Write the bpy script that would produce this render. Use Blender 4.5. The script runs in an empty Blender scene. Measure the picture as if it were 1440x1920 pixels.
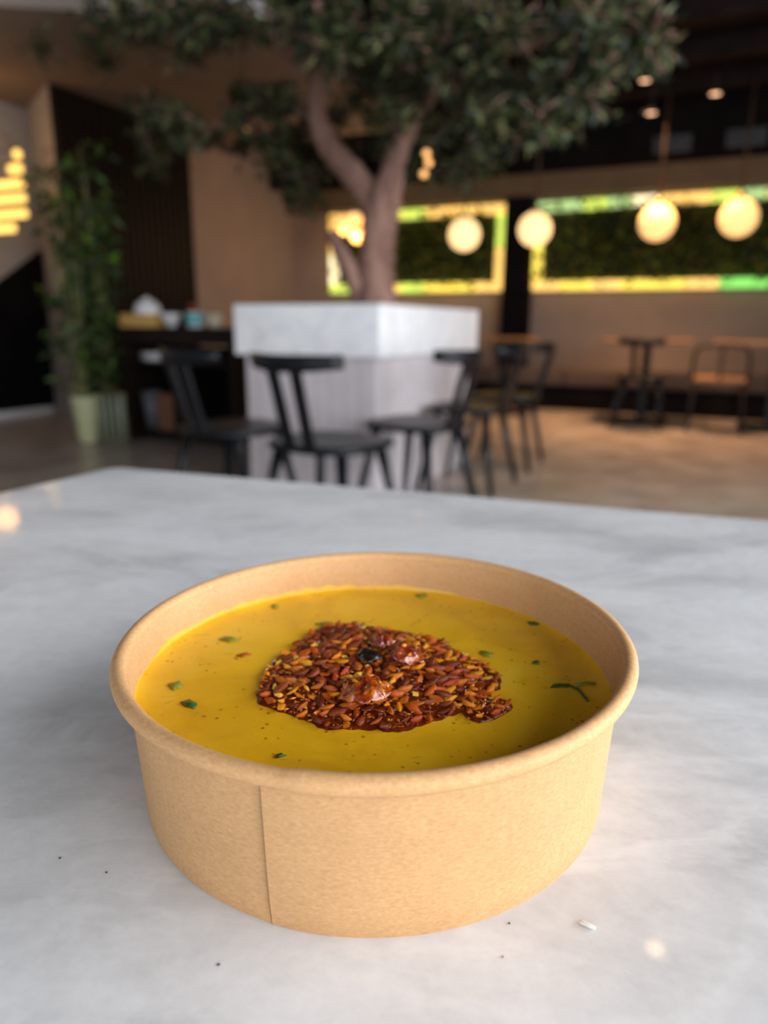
import bpy, bmesh, math, random
from mathutils import Vector, Matrix, noise

# ---------------------------------------------------------------- camera
scene = bpy.context.scene
ZC = 0.8828                      # lens height above the floor (table top at 0.75)
PITCH, ROLL, FPX = 0.25761, 0.0078, 1333.9
cam = bpy.data.cameras.new('camera')
cam_ob = bpy.data.objects.new('camera', cam)
scene.collection.objects.link(cam_ob)
fwd = Vector((0, math.cos(PITCH), -math.sin(PITCH)))
upv = Vector((0, math.sin(PITCH), math.cos(PITCH)))
rgt = Vector((1, 0, 0))
r2 = rgt * math.cos(ROLL) + upv * math.sin(ROLL)
u2 = upv * math.cos(ROLL) - rgt * math.sin(ROLL)
m = Matrix((r2, u2, -fwd)).transposed().to_4x4()
m.translation = Vector((0, 0, ZC))
cam_ob.matrix_world = m
cam.sensor_fit = 'VERTICAL'
cam.lens = 7.0
cam.sensor_height = 1920 * 7.0 / FPX
cam.clip_start = 0.01
cam.clip_end = 60
cam.dof.use_dof = True
cam.dof.focus_distance = 0.180
cam.dof.aperture_fstop = 2.4
scene.camera = cam_ob

# ---------------------------------------------------------------- world, exposure
world = bpy.data.worlds.new('world')
scene.world = world
world.use_nodes = True
world.node_tree.nodes['Background'].inputs[0].default_value = (0.75, 0.85, 1.0, 1)
world.node_tree.nodes['Background'].inputs[1].default_value = 1.0
vs = scene.view_settings
vs.view_transform = 'Standard'
vs.look = 'None'
vs.exposure = 0.1
vs.gamma = 1.0
vs.use_curve_mapping = False
scene.cycles.use_denoising = True
scene.cycles.max_bounces = 6
scene.cycles.diffuse_bounces = 3
scene.cycles.glossy_bounces = 3
scene.cycles.use_adaptive_sampling = True
scene.cycles.adaptive_threshold = 0.02
scene.cycles.sample_clamp_indirect = 4.0

# ---------------------------------------------------------------- room frame: s to the right, t into the room
ANG = math.radians(25)
VX = Vector((math.cos(ANG), -math.sin(ANG), 0))
UX = Vector((math.sin(ANG), math.cos(ANG), 0))
def W(s, t, z=0.0):
    return VX * s + UX * t + Vector((0, 0, z))

def window_light(name, s, t, z, w, h, toward, watts, color):
    l = bpy.data.lights.new(name, 'AREA')
    l.shape = 'RECTANGLE'; l.size = w; l.size_y = h; l.energy = watts; l.color = color
    o = bpy.data.objects.new(name, l)
    scene.collection.objects.link(o)
    o.location = W(s, t, z)
    d = (VX * toward[0] + UX * toward[1] + Vector((0, 0, toward[2]))).normalized()
    o.rotation_euler = d.to_track_quat('-Z', 'Z').to_euler()
    return o
# daylight entering by the two big windows of the room, behind the photographer
window_light('daylight_right_window', 2.26, -0.65, 1.50, 2.4, 2.6, (-1, 0, 0), 112, (0.96, 0.975, 1.0))
window_light('daylight_far_window', 2.26, 1.95, 1.50, 1.9, 2.6, (-1, 0, 0), 138, (0.94, 0.965, 1.0))
window_light('daylight_front_window', 0.2, -2.72, 1.45, 2.6, 2.2, (0, 1, 0), 46, (0.88, 0.94, 1.0))

# ---------------------------------------------------------------- helpers
col = scene.collection
def tag(o, label=None, cat=None, group=None, kind=None):
    if label: o['label'] = label
    if cat: o['category'] = cat
    if group: o['group'] = group
    if kind: o['kind'] = kind
    return o

class MB:
    """collects geometry and links it as one mesh object"""
    def __init__(self):
        self.v = []; self.f = []; self.sm = []
    def add(self, vs, fs, smooth=False):
        n = len(self.v)
        self.v += [tuple(p) for p in vs]
        self.f += [tuple(i + n for i in f) for f in fs]
        self.sm += [smooth] * len(fs)
        return self
    def box(self, x0, x1, y0, y1, z0, z1, bev=0.0):
        if bev <= 0:
            vs = [(x, y, z) for z in (z0, z1) for y in (y0, y1) for x in (x0, x1)]
            fs = [(0, 2, 3, 1), (4, 5, 7, 6), (0, 1, 5, 4), (2, 6, 7, 3), (0, 4, 6, 2), (1, 3, 7, 5)]
            return self.add(vs, fs)
        bm = bmesh.new()
        bmesh.ops.create_cube(bm, size=1)
        for v in bm.verts:
            v.co = Vector(((x0 + x1) / 2 + v.co.x * (x1 - x0), (y0 + y1) / 2 + v.co.y * (y1 - y0), (z0 + z1) / 2 + v.co.z * (z1 - z0)))
        bmesh.ops.bevel(bm, geom=bm.edges[:], offset=bev, segments=2, affect='EDGES', profile=0.6)
        bm.verts.index_update()
        self.add([v.co for v in bm.verts], [[v.index for v in f.verts] for f in bm.faces])
        bm.free()
        return self
    def lathe(self, prof, n=32, center=(0, 0, 0), smooth=True, cap0=True, cap1=True):
        cx, cy, cz = center
        vs = []
        for r, z in prof:
            for k in range(n):
                a = 2 * math.pi * k / n
                vs.append((cx + r * math.cos(a), cy + r * math.sin(a), cz + z))
        fs = []
        for i in range(len(prof) - 1):
            for k in range(n):
                k2 = (k + 1) % n
                fs.append((i * n + k, i * n + k2, (i + 1) * n + k2, (i + 1) * n + k))
        if cap0: fs.append(tuple(reversed(range(n))))
        if cap1: fs.append(tuple((len(prof) - 1) * n + k for k in range(n)))
        return self.add(vs, fs, smooth)
    def tube(self, pts, rad, n=10, flat=(1, 1), smooth=True):
        pts = [Vector(p) for p in pts]
        if not hasattr(rad, '__len__'): rad = [rad] * len(pts)
        vs = []; prev = None
        for i, p in enumerate(pts):
            d = (pts[min(i + 1, len(pts) - 1)] - pts[max(i - 1, 0)]).normalized()
            if prev is None:
                a = Vector((0, 0, 1)) if abs(d.z) < 0.9 else Vector((1, 0, 0))
                x = d.cross(a).normalized()
            else:
                x = (prev - d * prev.dot(d)).normalized()
            prev = x
            y = d.cross(x)
            for k in range(n):
                a = 2 * math.pi * k / n
                vs.append(p + x * (math.cos(a) * rad[i] * flat[0]) + y * (math.sin(a) * rad[i] * flat[1]))
        fs = []
        for i in range(len(pts) - 1):
            for k in range(n):
                k2 = (k + 1) % n
                fs.append((i * n + k, i * n + k2, (i + 1) * n + k2, (i + 1) * n + k))
        fs.append(tuple(reversed(range(n))))
        fs.append(tuple((len(pts) - 1) * n + k for k in range(n)))
        return self.add(vs, fs, smooth)
    def bar(self, a, b, w, d, up=(0, 0, 1), w2=None, d2=None):
        """tapered rectangular bar from a to b"""
        a = Vector(a); b = Vector(b); w2 = w2 or w; d2 = d2 or d
        ax = (b - a).normalized()
        x = ax.cross(Vector(up)).normalized(); y = x.cross(ax)
        vs = []
        for p, ww, dd in ((a, w, d), (b, w2, d2)):
            for sx, sy in ((-1, -1), (1, -1), (1, 1), (-1, 1)):
                vs.append(p + x * (sx * ww / 2) + y * (sy * dd / 2))
        return self.add(vs, [(3, 2, 1, 0), (4, 5, 6, 7), (0, 1, 5, 4), (1, 2, 6, 5), (2, 3, 7, 6), (3, 0, 4, 7)])
    def sphere(self, c, r, nu=20, nv=12, sc=(1, 1, 1)):
        prof = [(r * math.sin(math.pi * i / nv) if 0 < i < nv else 1e-5, -r * math.cos(math.pi * i / nv)) for i in range(nv + 1)]
        t = MB().lathe(prof, nu)
        return self.add([(c[0] + x * sc[0], c[1] + y * sc[1], c[2] + z * sc[2]) for x, y, z in t.v], t.f, True)
    def prism(self, poly, z0, z1):
        n = len(poly)
        vs = [(x, y, z0) for x, y in poly] + [(x, y, z1) for x, y in poly]
        fs = [tuple(reversed(range(n))), tuple(range(n, 2 * n))]
        fs += [(i, (i + 1) % n, n + (i + 1) % n, n + i) for i in range(n)]
        return self.add(vs, fs)
    def mesh(self, name, mat):
        me = bpy.data.meshes.new(name)
        me.from_pydata(self.v, [], self.f)
        me.polygons.foreach_set('use_smooth', self.sm)
        me.materials.append(mat)
        me.update()
        return me
    def build(self, name, mat, parent=None, loc=None, rz=None):
        o = bpy.data.objects.new(name, self.mesh(name, mat))
        col.objects.link(o)
        if parent: o.parent = parent
        if loc is not None: o.location = loc
        if rz is not None: o.rotation_euler = (0, 0, rz)
        return o

def empty(name, loc=(0, 0, 0), rz=0.0):
    o = bpy.data.objects.new(name, None)
    o.empty_display_size = 0.05
    col.objects.link(o)
    o.location = loc; o.rotation_euler = (0, 0, rz)
    return o
def copy_tree(o, parent=None):
    c = o.copy(); col.objects.link(c)
    if parent: c.parent = parent
    for ch in list(o.children): copy_tree(ch, c)
    return c
def struct(mb, name, mat):
    """a piece of the room, built in the room frame"""
    o = mb.build(name, mat, None, (0, 0, 0), -ANG)
    o['kind'] = 'structure'
    return o
def spline(pts, n=8):
    pts = [Vector(p) for p in pts]
    out = []
    for i in range(len(pts) - 1):
        p0 = pts[max(i - 1, 0)]; p1 = pts[i]; p2 = pts[i + 1]; p3 = pts[min(i + 2, len(pts) - 1)]
        for k in range(n):
            t = k / n
            out.append(0.5 * ((2 * p1) + (p2 - p0) * t + (2 * p0 - 5 * p1 + 4 * p2 - p3) * t * t + (3 * p1 - p0 - 3 * p2 + p3) * t ** 3))
    out.append(pts[-1])
    return out

# ---------------------------------------------------------------- materials
def mat(name, color=(0.5, 0.5, 0.5), rough=0.5, metal=0.0, coat=0.0, spec=0.5):
    m = bpy.data.materials.new(name); m.use_nodes = True
    b = m.node_tree.nodes['Principled BSDF']
    b.inputs['Base Color'].default_value = (*color, 1)
    b.inputs['Roughness'].default_value = rough
    b.inputs['Metallic'].default_value = metal
    b.inputs['Coat Weight'].default_value = coat
    b.inputs['Coat Roughness'].default_value = 0.08
    b.inputs['Specular IOR Level'].default_value = spec
    return m
def node(m, typ, **kw):
    n = m.node_tree.nodes.new(typ)
    for k, v in kw.items():
        if k in n.inputs.keys(): n.inputs[k].default_value = v
        else: setattr(n, k, v)
    return n
def link(m, a, b): m.node_tree.links.new(a, b)
def bsdf(m): return m.node_tree.nodes['Principled BSDF']
def ramp(m, fac, stops):
    r = node(m, 'ShaderNodeValToRGB')
    e = r.color_ramp.elements
    while len(e) < len(stops): e.new(0.5)
    for i, (p, c) in enumerate(stops):
        e[i].position = p; e[i].color = (*c, 1) if len(c) == 3 else c
    link(m, fac, r.inputs['Fac'])
    return r.outputs['Color']
def coords(m, scale=(1, 1, 1), rot=(0, 0, 0), out='Object'):
    tc = node(m, 'ShaderNodeTexCoord'); mp = node(m, 'ShaderNodeMapping')
    mp.inputs['Scale'].default_value = scale; mp.inputs['Rotation'].default_value = rot
    link(m, tc.outputs[out], mp.inputs['Vector'])
    return mp.outputs['Vector']
def noise_tex(m, vec, scale, detail=4, rough=0.55, dist=0.0):
    n = node(m, 'ShaderNodeTexNoise')
    n.inputs['Scale'].default_value = scale; n.inputs['Detail'].default_value = detail
    n.inputs['Roughness'].default_value = rough; n.inputs['Distortion'].default_value = dist
    link(m, vec, n.inputs['Vector'])
    return n.outputs['Fac']
def mix(m, fac, a, b, mode='MIX'):
    n = node(m, 'ShaderNodeMix', data_type='RGBA', blend_type=mode)
    for sock, val in ((n.inputs[0], fac), (n.inputs[6], a), (n.inputs[7], b)):
        if hasattr(val, 'is_linked'): link(m, val, sock)
        else: sock.default_value = val if not hasattr(val, '__len__') else (*val, 1)
    return n.outputs[2]
def bump(m, fac, strength, dist=0.001):
    b = node(m, 'ShaderNodeBump')
    b.inputs['Strength'].default_value = strength; b.inputs['Distance'].default_value = dist
    link(m, fac, b.inputs['Height'])
    link(m, b.outputs['Normal'], bsdf(m).inputs['Normal'])
def noisy(name, c1, c2, scale, rough=0.6, stretch=(1, 1, 1), bumpk=0.0, detail=5, **kw):
    m = mat(name, c1, rough, **kw)
    f = noise_tex(m, coords(m, stretch), scale, detail)
    link(m, ramp(m, f, [(0.35, c1), (0.65, c2)]), bsdf(m).inputs['Base Color'])
    if bumpk: bump(m, f, bumpk)
    return m
def glow(name, color, strength):
    m = mat(name, color, 0.4)
    b = bsdf(m)
    b.inputs['Emission Color'].default_value = (*color, 1)
    b.inputs['Emission Strength'].default_value = strength
    return m
def island_color(m, stops):
    g = node(m, 'ShaderNodeNewGeometry')
    link(m, ramp(m, g.outputs['Random Per Island'], stops), bsdf(m).inputs['Base Color'])
CLUSTERS = [(-2.43, 2.95, 2.31), (-3.56, 3.98, 2.77), (-1.99, 3.14, 2.28), (-1.84, 3.01, 2.11), (-3.25, 4.07, 2.7), (-2.06, 2.98, 2.16), (-3.0, 4.08, 2.8), (-2.56, 3.62, 2.52), (-2.45, 3.39, 2.4), (-2.37, 2.77, 2.2), (-3.22, 3.56, 2.52), (-2.22, 3.01, 2.25), (-2.38, 3.14, 2.35), (-2.81, 3.59, 2.45), (-2.04, 3.23, 2.25), (-3.24, 3.82, 2.65), (-1.89, 4.03, 2.26), (-1.18, 3.41, 2.2), (-1.81, 3.23, 2.21), (-1.74, 3.16, 2.05), (-1.3, 2.79, 2.03), (-1.52, 2.76, 1.93), (-1.28, 2.9, 2.06), (-1.84, 4.28, 2.4), (-1.24, 2.76, 2.01), (-1.88, 4.03, 2.53), (-1.36, 3.09, 2.2), (-1.57, 2.93, 2.12), (-1.55, 3.7, 2.11), (-1.24, 3.89, 2.25), (-1.81, 4.1, 2.6), (-1.84, 3.73, 2.28), (-1.31, 3.8, 2.27), (-2.34, 4.53, 2.47), (-1.25, 4.14, 2.32), (-1.45, 3.72, 2.42), (-1.27, 3.05, 1.97), (-2.33, 4.11, 2.4), (-1.44, 3.4, 2.05), (-1.53, 3.94, 2.42), (-1.24, 2.76, 1.93), (-1.51, 3.67, 2.27), (-1.98, 3.54, 2.34), (-1.36, 3.2, 2.13), (-1.5, 2.85, 2.01), (-2.0, 3.52, 2.25), (-1.96, 4.26, 2.38), (-1.82, 3.38, 2.28), (-1.05, 2.98, 2.07), (-1.98, 3.57, 2.3), (-0.43, 3.2, 1.95), (-0.77, 3.48, 2.13), (-1.12, 3.27, 2.17), (-0.64, 3.2, 1.98), (-0.43, 3.19, 2.0), (-0.49, 3.41, 2.0), (-1.21, 3.76, 2.22), (-1.33, 4.14, 2.34), (-0.97, 3.69, 2.21), (-1.0, 2.99, 2.03), (-0.54, 2.74, 1.89), (-0.64, 4.22, 2.27), (-1.15, 3.62, 2.21), (-0.72, 3.69, 2.15), (-0.52, 3.35, 2.1), (-0.66, 3.2, 1.94), (-1.29, 4.29, 2.53), (-0.56, 4.01, 2.3), (-0.86, 2.99, 2.01), (-0.72, 3.28, 2.02), (-0.35, 2.81, 1.83), (-0.38, 2.85, 1.85), (-1.21, 4.13, 2.49), (-0.53, 3.18, 2.08), (-0.68, 4.24, 2.32), (-0.83, 2.86, 1.93), (-0.52, 3.75, 2.13), (-1.95, 4.14, 2.06), (-1.82, 3.85, 1.99), (-2.41, 4.31, 1.96), (-1.66, 3.69, 2.09), (-2.0, 4.2, 1.89), (-2.07, 3.97, 2.12), (-2.55, 4.57, 2.02), (-2.35, 4.31, 2.15), (-2.05, 4.34, 2.36), (-2.39, 4.58, 2.01), (-1.98, 4.03, 2.31), (-1.81, 4.07, 2.18), (-1.4, 3.16, 1.76), (-2.13, 4.39, 2.34), (-2.13, 4.44, 2.32), (-2.11, 4.35, 2.27), (-1.29, 4.15, 1.93), (-1.64, 4.58, 2.16), (-1.41, 3.5, 2.11), (-1.28, 3.48, 1.82), (-1.46, 4.47, 1.85), (-1.0, 3.1, 1.74), (-1.28, 4.03, 1.93), (-1.52, 3.32, 1.87), (-1.8, 4.51, 1.9), (-1.2, 3.68, 2.02), (-1.54, 4.26, 2.39), (-1.38, 4.17, 1.82), (-1.53, 4.48, 1.94), (-1.21, 3.13, 1.93), (-1.76, 4.26, 1.94), (-1.48, 4.19, 1.84), (-1.38, 3.87, 2.12), (-1.66, 4.05, 1.78), (-1.0, 2.97, 1.9), (-2.01, 4.5, 2.4), (-1.49, 4.32, 1.84), (-1.68, 3.78, 2.08), (-1.69, 4.04, 1.83), (-1.62, 4.46, 2.03), (-1.71, 3.97, 1.9), (-1.14, 3.41, 2.0), (-1.23, 3.59, 2.03), (-0.71, 3.65, 1.87), (-0.91, 4.57, 2.09), (-1.03, 4.36, 2.06), (-1.1, 3.31, 1.98), (-1.06, 3.91, 2.0), (-1.25, 4.36, 2.04), (-1.12, 3.46, 2.02), (-1.04, 4.04, 2.19), (-1.22, 4.16, 2.17), (-1.32, 4.2, 1.97), (-0.64, 3.16, 1.78), (-1.09, 3.69, 1.88), (-1.23, 3.8, 2.07), (-0.96, 3.3, 1.87), (-0.76, 3.27, 1.85), (-1.33, 4.44, 2.16), (-1.16, 4.34, 1.92), (-1.27, 4.0, 2.02), (-0.79, 3.13, 1.71), (-0.67, 3.31, 1.85), (-0.78, 3.57, 2.02), (-0.71, 3.78, 2.15), (-0.86, 4.5, 2.14), (-0.79, 3.57, 2.05), (-0.71, 3.4, 1.86), (-0.74, 3.65, 2.12), (-0.57, 3.18, 1.85), (-2.69, 4.01, 1.98), (-2.56, 3.5, 1.96), (-3.99, 4.4, 2.34), (-3.02, 3.52, 2.03), (-3.28, 4.62, 2.13), (-2.58, 3.1, 1.9), (-3.48, 4.58, 2.19), (-2.9, 3.22, 1.96), (-3.29, 4.16, 2.06), (-3.0, 4.48, 2.35), (-3.1, 3.74, 2.08), (-3.68, 4.1, 2.18), (-2.85, 3.92, 2.1), (-2.65, 3.75, 2.17), (-2.48, 3.61, 2.04), (-2.74, 3.28, 1.91), (-3.27, 4.53, 2.44), (-3.82, 4.36, 2.2), (-2.32, 3.64, 2.05), (-2.59, 4.35, 2.11), (-2.7, 4.08, 2.0), (-2.76, 4.36, 2.04), (-2.54, 4.1, 2.02), (-2.57, 4.49, 2.03), (-2.4, 4.2, 2.11), (-2.32, 3.55, 2.02), (-2.49, 3.83, 2.17), (-2.68, 4.1, 2.17), (-2.98, 4.55, 1.94), (-2.67, 4.08, 1.86), (-2.51, 4.12, 2.03), (-2.41, 3.76, 2.13), (-3.39, 4.02, 2.06), (-2.66, 3.18, 1.85), (-3.87, 4.37, 2.06), (-3.54, 3.95, 1.96), (-3.92, 4.38, 2.06), (-3.76, 4.28, 1.97), (-2.37, 4.01, 1.77), (-2.47, 3.97, 1.82), (-2.71, 4.29, 1.92), (-2.72, 4.61, 1.79), (-2.91, 4.62, 1.83), (-2.51, 4.03, 1.64), (-2.66, 4.49, 1.86), (-1.56, 4.42, 1.8), (-1.47, 4.2, 1.81), (-1.56, 4.13, 1.72), (-1.93, 4.61, 1.88), (-1.72, 4.26, 1.81), (-1.59, 4.3, 1.74), (-3.29, 3.28, 2.48), (-4.22, 3.76, 2.7), (-3.38, 3.51, 2.5), (-3.9, 3.89, 2.68), (-2.42, 3.0, 2.17), (-3.43, 4.23, 2.72), (-3.14, 4.01, 2.58), (-3.21, 4.04, 2.64), (-0.88, 3.18, 1.68), (-1.51, 4.49, 2.01), (-1.16, 4.3, 1.97), (-1.37, 4.08, 1.88), (-0.79, 3.12, 1.66), (-0.49, 3.62, 2.16), (-0.43, 3.72, 2.1), (-0.66, 4.08, 2.35), (-0.48, 3.32, 2.01), (-0.52, 3.32, 2.08), (-2.97, 3.86, 2.64), (-2.8, 4.01, 2.68), (-4.0, 4.08, 2.94), (-2.94, 3.6, 2.55), (-2.53, 2.71, 2.2), (-2.74, 3.16, 2.39), (-4.13, 4.24, 2.96)]

def kraft(name, k=1.0):
    m = mat(name, (0.6, 0.4, 0.2), 0.62, spec=0.35)
    v = coords(m, (1, 1, 2.6))
    f = noise_tex(m, v, 700, 6, 0.75, 0.3)
    g = noise_tex(m, coords(m), 45, 4, 0.6)
    c = ramp(m, f, [(0.25, (0.44 * k, 0.235 * k, 0.098 * k)), (0.5, (0.57 * k, 0.325 * k, 0.145 * k)), (0.78, (0.68 * k, 0.42 * k, 0.21 * k))])
    c2 = mix(m, g, (0.84, 0.82, 0.80), (1.12, 1.12, 1.12))
    link(m, mix(m, 1.0, c, c2, 'MULTIPLY'), bsdf(m).inputs['Base Color'])
    bump(m, f, 0.12, 0.0003)
    return m
def marble(name, base=(0.66, 0.67, 0.69), dark=(0.47, 0.48, 0.50), scale=5.0, rough=0.2):
    m = mat(name, base, rough, spec=0.5)
    v = coords(m, (1, 2.1, 1), (0, 0, math.radians(32)))
    big = noise_tex(m, v, scale, 6, 0.62, 0.9)
    fine = noise_tex(m, coords(m), 170, 5, 0.7)
    c = ramp(m, big, [(0.30, dark), (0.47, base), (0.66, tuple(min(1, q * 1.12) for q in base))])
    vn = noise_tex(m, coords(m, (1, 2.4, 1), (0, 0, math.radians(24))), scale * 1.9, 7, 0.72, 1.4)
    streak = ramp(m, vn, [(0.34, (1, 1, 1)), (0.50, (0, 0, 0))])
    c = mix(m, mix(m, 0.6, (0, 0, 0), streak), c, tuple(q * 0.80 for q in base))
    vn2 = noise_tex(m, coords(m, (1.0, 2.0, 1), (0.3, 0.2, math.radians(-42))), scale * 0.9, 5, 0.6, 1.2)
    vein2 = ramp(m, vn2, [(0.46, (0, 0, 0)), (0.50, (0.55, 0.55, 0.55)), (0.55, (0, 0, 0))])
    c = mix(m, vein2, c, tuple(min(1, q * 1.14) for q in base))
    fc = ramp(m, fine, [(0.30, (0.93, 0.93, 0.93)), (0.7, (1.05, 1.05, 1.05))])
    link(m, mix(m, 1.0, c, fc, 'MULTIPLY'), bsdf(m).inputs['Base Color'])
    return m

M = {}
M['kraft'] = kraft('kraft_paper'); M['kraft_rim'] = kraft('kraft_rim_paper', 1.08)
M['kraft_edge_shade'] = noisy('kraft_cut_edge_shade', (0.07, 0.035, 0.014), (0.12, 0.06, 0.025), 300)  # colour darkened to stand for the shade on the paper step
M['marble'] = marble('grey_white_marble', (0.68, 0.685, 0.695), (0.50, 0.505, 0.52), 6.0, 0.5)
bsdf(M['marble']).inputs['Specular IOR Level'].default_value = 0.2
bsdf(M['marble']).inputs['Coat Weight'].default_value = 0.3
bsdf(M['marble']).inputs['Coat Roughness'].default_value = 0.05
M['marble_block'] = marble('white_marble', (0.87, 0.88, 0.91), (0.76, 0.77, 0.80), 2.2, 0.3)
M['stand'] = noisy('black_iron', (0.008, 0.008, 0.008), (0.014, 0.014, 0.014), 40, 0.5, spec=0.25)
M['floor'] = noisy('stone_floor', (0.27, 0.225, 0.195), (0.45, 0.39, 0.35), 3.2, 0.28, detail=8)
M['taupe'] = noisy('taupe_plaster', (0.19, 0.145, 0.12), (0.22, 0.17, 0.14), 3, 0.85)
M['beige'] = noisy('beige_plaster', (0.33, 0.235, 0.18), (0.37, 0.265, 0.205), 3, 0.85)
M['grey_wall'] = noisy('grey_plaster', (0.36, 0.34, 0.33), (0.41, 0.385, 0.37), 3, 0.85)
M['white_paint'] = noisy('white_paint', (0.72, 0.72, 0.73), (0.76, 0.76, 0.77), 5, 0.7)
M['black_paint'] = noisy('black_paint', (0.005, 0.0045, 0.005), (0.008, 0.007, 0.0075), 5, 0.8, spec=0.05)
M['dark_wood'] = noisy('dark_wood', (0.009, 0.006, 0.005), (0.016, 0.011, 0.008), 8, 0.6, (1, 1, 0.1), spec=0.2)
M['beam'] = noisy('brown_black_beam', (0.010, 0.007, 0.006), (0.018, 0.012, 0.010), 6, 0.8, spec=0.05)
M['olive_fascia'] = noisy('brown_fascia', (0.12, 0.08, 0.04), (0.15, 0.10, 0.05), 4, 0.7)
M['lilac_base'] = noisy('pale_lilac_cladding', (0.56, 0.51, 0.53), (0.62, 0.57, 0.59), 6, 0.7)
M['chair'] = noisy('blue_black_lacquer', (0.0035, 0.0045, 0.006), (0.006, 0.0075, 0.010), 20, 0.33, spec=0.3)
M['soil'] = noisy('potting_soil', (0.02, 0.014, 0.01), (0.06, 0.04, 0.025), 60, 0.95)

# ================================================================ the setting
struct(MB().box(-6.5, 2.7, -3.2, 8.9, -0.12, 0), 'floor', M['floor'])
struct(MB().box(-6.35, -6.1, -3.2, 5.2, 0, 2.78), 'wall_left', M['grey_wall'])
wr = MB().prism([(-6.1, 5.2), (-5.3, 4.75), (-5.3, 5.1), (-6.1, 5.5)], 0, 2.78)
struct(wr, 'wall_left_return', M['grey_wall'])
struct(MB().box(-5.55, -5.3, 5.1, 8.5, 0, 3.1), 'wall_left_rear', M['beige'])
struct(MB().box(-5.55, 2.6, 8.5, 8.75, 0, 3.1), 'wall_back', M['beige'])
# daylight walls behind the photographer, with their window openings
wall_r = MB()
wall_r.box(2.35, 2.6, -3.05, 8.5, 0, 0.15).box(2.35, 2.6, -3.05, 8.5, 2.85, 3.1)
wall_r.box(2.35, 2.6, -3.05, -1.9, 0.15, 2.85).box(2.35, 2.6, 0.6, 0.95, 0.15, 2.85).box(2.35, 2.6, 2.95, 8.5, 0.15, 2.85)
struct(wall_r, 'wall_right', M['white_paint'])
wall_f = MB()
wall_f.box(-6.1, 2.35, -3.05, -2.8, 0, 0.3).box(-6.1, 2.35, -3.05, -2.8, 2.6, 3.1)
wall_f.box(-6.1, -1.1, -3.05, -2.8, 0.3, 2.6).box(1.5, 2.35, -3.05, -2.8, 0.3, 2.6)
struct(wall_f, 'wall_front', M['white_paint'])
for nm, a, b, axis, z0, z1 in (('window_1', -1.9, 0.6, 't', 0.15, 2.85), ('window_3', 0.95, 2.95, 't', 0.15, 2.85), ('window_2', -1.1, 1.5, 's', 0.3, 2.6)):
    fr = MB()
    for q in (a, a + (b - a) / 3, a + 2 * (b - a) / 3, b):
        q0 = min(max(q - 0.03, a), b - 0.06)
        if axis == 't': fr.box(2.42, 2.50, q0, q0 + 0.06, z0, z1)
        else: fr.box(q0, q0 + 0.06, -2.96, -2.88, z0, z1)
    for z in (z0, z1 - 0.06):
        if axis == 't': fr.box(2.42, 2.50, a, b, z, z + 0.06)
        else: fr.box(a, b, -2.96, -2.88, z, z + 0.06)
    struct(fr, nm, M['stand'])
# ceilings: taupe over the left of the room, white towards the daylight, black over the dining side
struct(MB().prism([(-6.4, 3.0), (-4.6, 3.4), (-3.3, 4.25), (-3.0, 4.5), (-3.0, 7.2), (-6.4, 7.2)], 2.78, 3.1), 'ceiling_taupe', M['taupe'])
struct(MB().prism([(-6.4, -3.2), (-3.0, -3.2), (-3.0, 4.5), (-3.3, 4.25), (-4.6, 3.4), (-6.4, 3.0)], 2.78, 3.1), 'ceiling_white', M['white_paint'])
ceil = struct(MB().box(-3.0, 2.6, -3.2, 8.6, 3.0, 3.1).box(-6.4, -3.0, 7.2, 8.6, 2.9, 3.1), 'ceiling_black', M['black_paint'])
for k in range(8):
    t = 1.9 + k * 0.78
    MB().box(-2.95, 2.3, t - 0.05, t + 0.05, 2.86, 3.0).build('beam', M['beam'], ceil)
bulk = struct(MB().box(-5.3, 2.35, 7.95, 8.5, 2.48, 3.0), 'ceiling_bulkhead', M['black_paint'])
struct(MB().box(-5.3, 2.35, 8.30, 8.5, 2.24, 2.48), 'trim_fascia', M['olive_fascia'])
struct(MB().box(-2.40, -2.10, 8.28, 8.5, 0.0, 2.26), 'wall_back_column', M['black_paint'])
# skirting along the left wall
struct(MB().box(-6.1, -6.07, -2.8, 5.1, 0, 0.07), 'baseboard_left', M['white_paint'])
# sloping black panel under the stair in the left wall
struct(MB().add([(-6.095, 3.2, 0.07), (-6.095, 5.13, 0.07), (-6.095, 5.17, 1.55), (-6.095, 3.2, 0.30),
                 (-6.06, 3.2, 0.07), (-6.06, 5.13, 0.07), (-6.06, 5.17, 1.55), (-6.06, 3.2, 0.30)],
                [(3, 2, 1, 0), (4, 5, 6, 7), (0, 1, 5, 4), (1, 2, 6, 5), (2, 3, 7, 6), (3, 0, 4, 7)]), 'wall_stair_panel', M['black_paint'])

# dark slatted panel on the left rear wall
sp = empty('slat_panel', W(-5.3, 5.64, 0), -ANG)
tag(sp, 'tall dark brown slatted wall panel behind the green bamboo', 'wall panel')
MB().box(0.0, 0.02, -0.885, 0.80, 0.0, 2.778).build('backing', M['black_paint'], sp)
slat_me = MB().box(0.02, 0.045, -0.032, 0.032, 0.02, 2.775).mesh('slat', M['dark_wood'])
for k in range(19):
    o = bpy.data.objects.new('slat', slat_me); col.objects.link(o); o.parent = sp
    o.location = (0, -0.85 + k * 1.61 / 18, 0)

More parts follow.
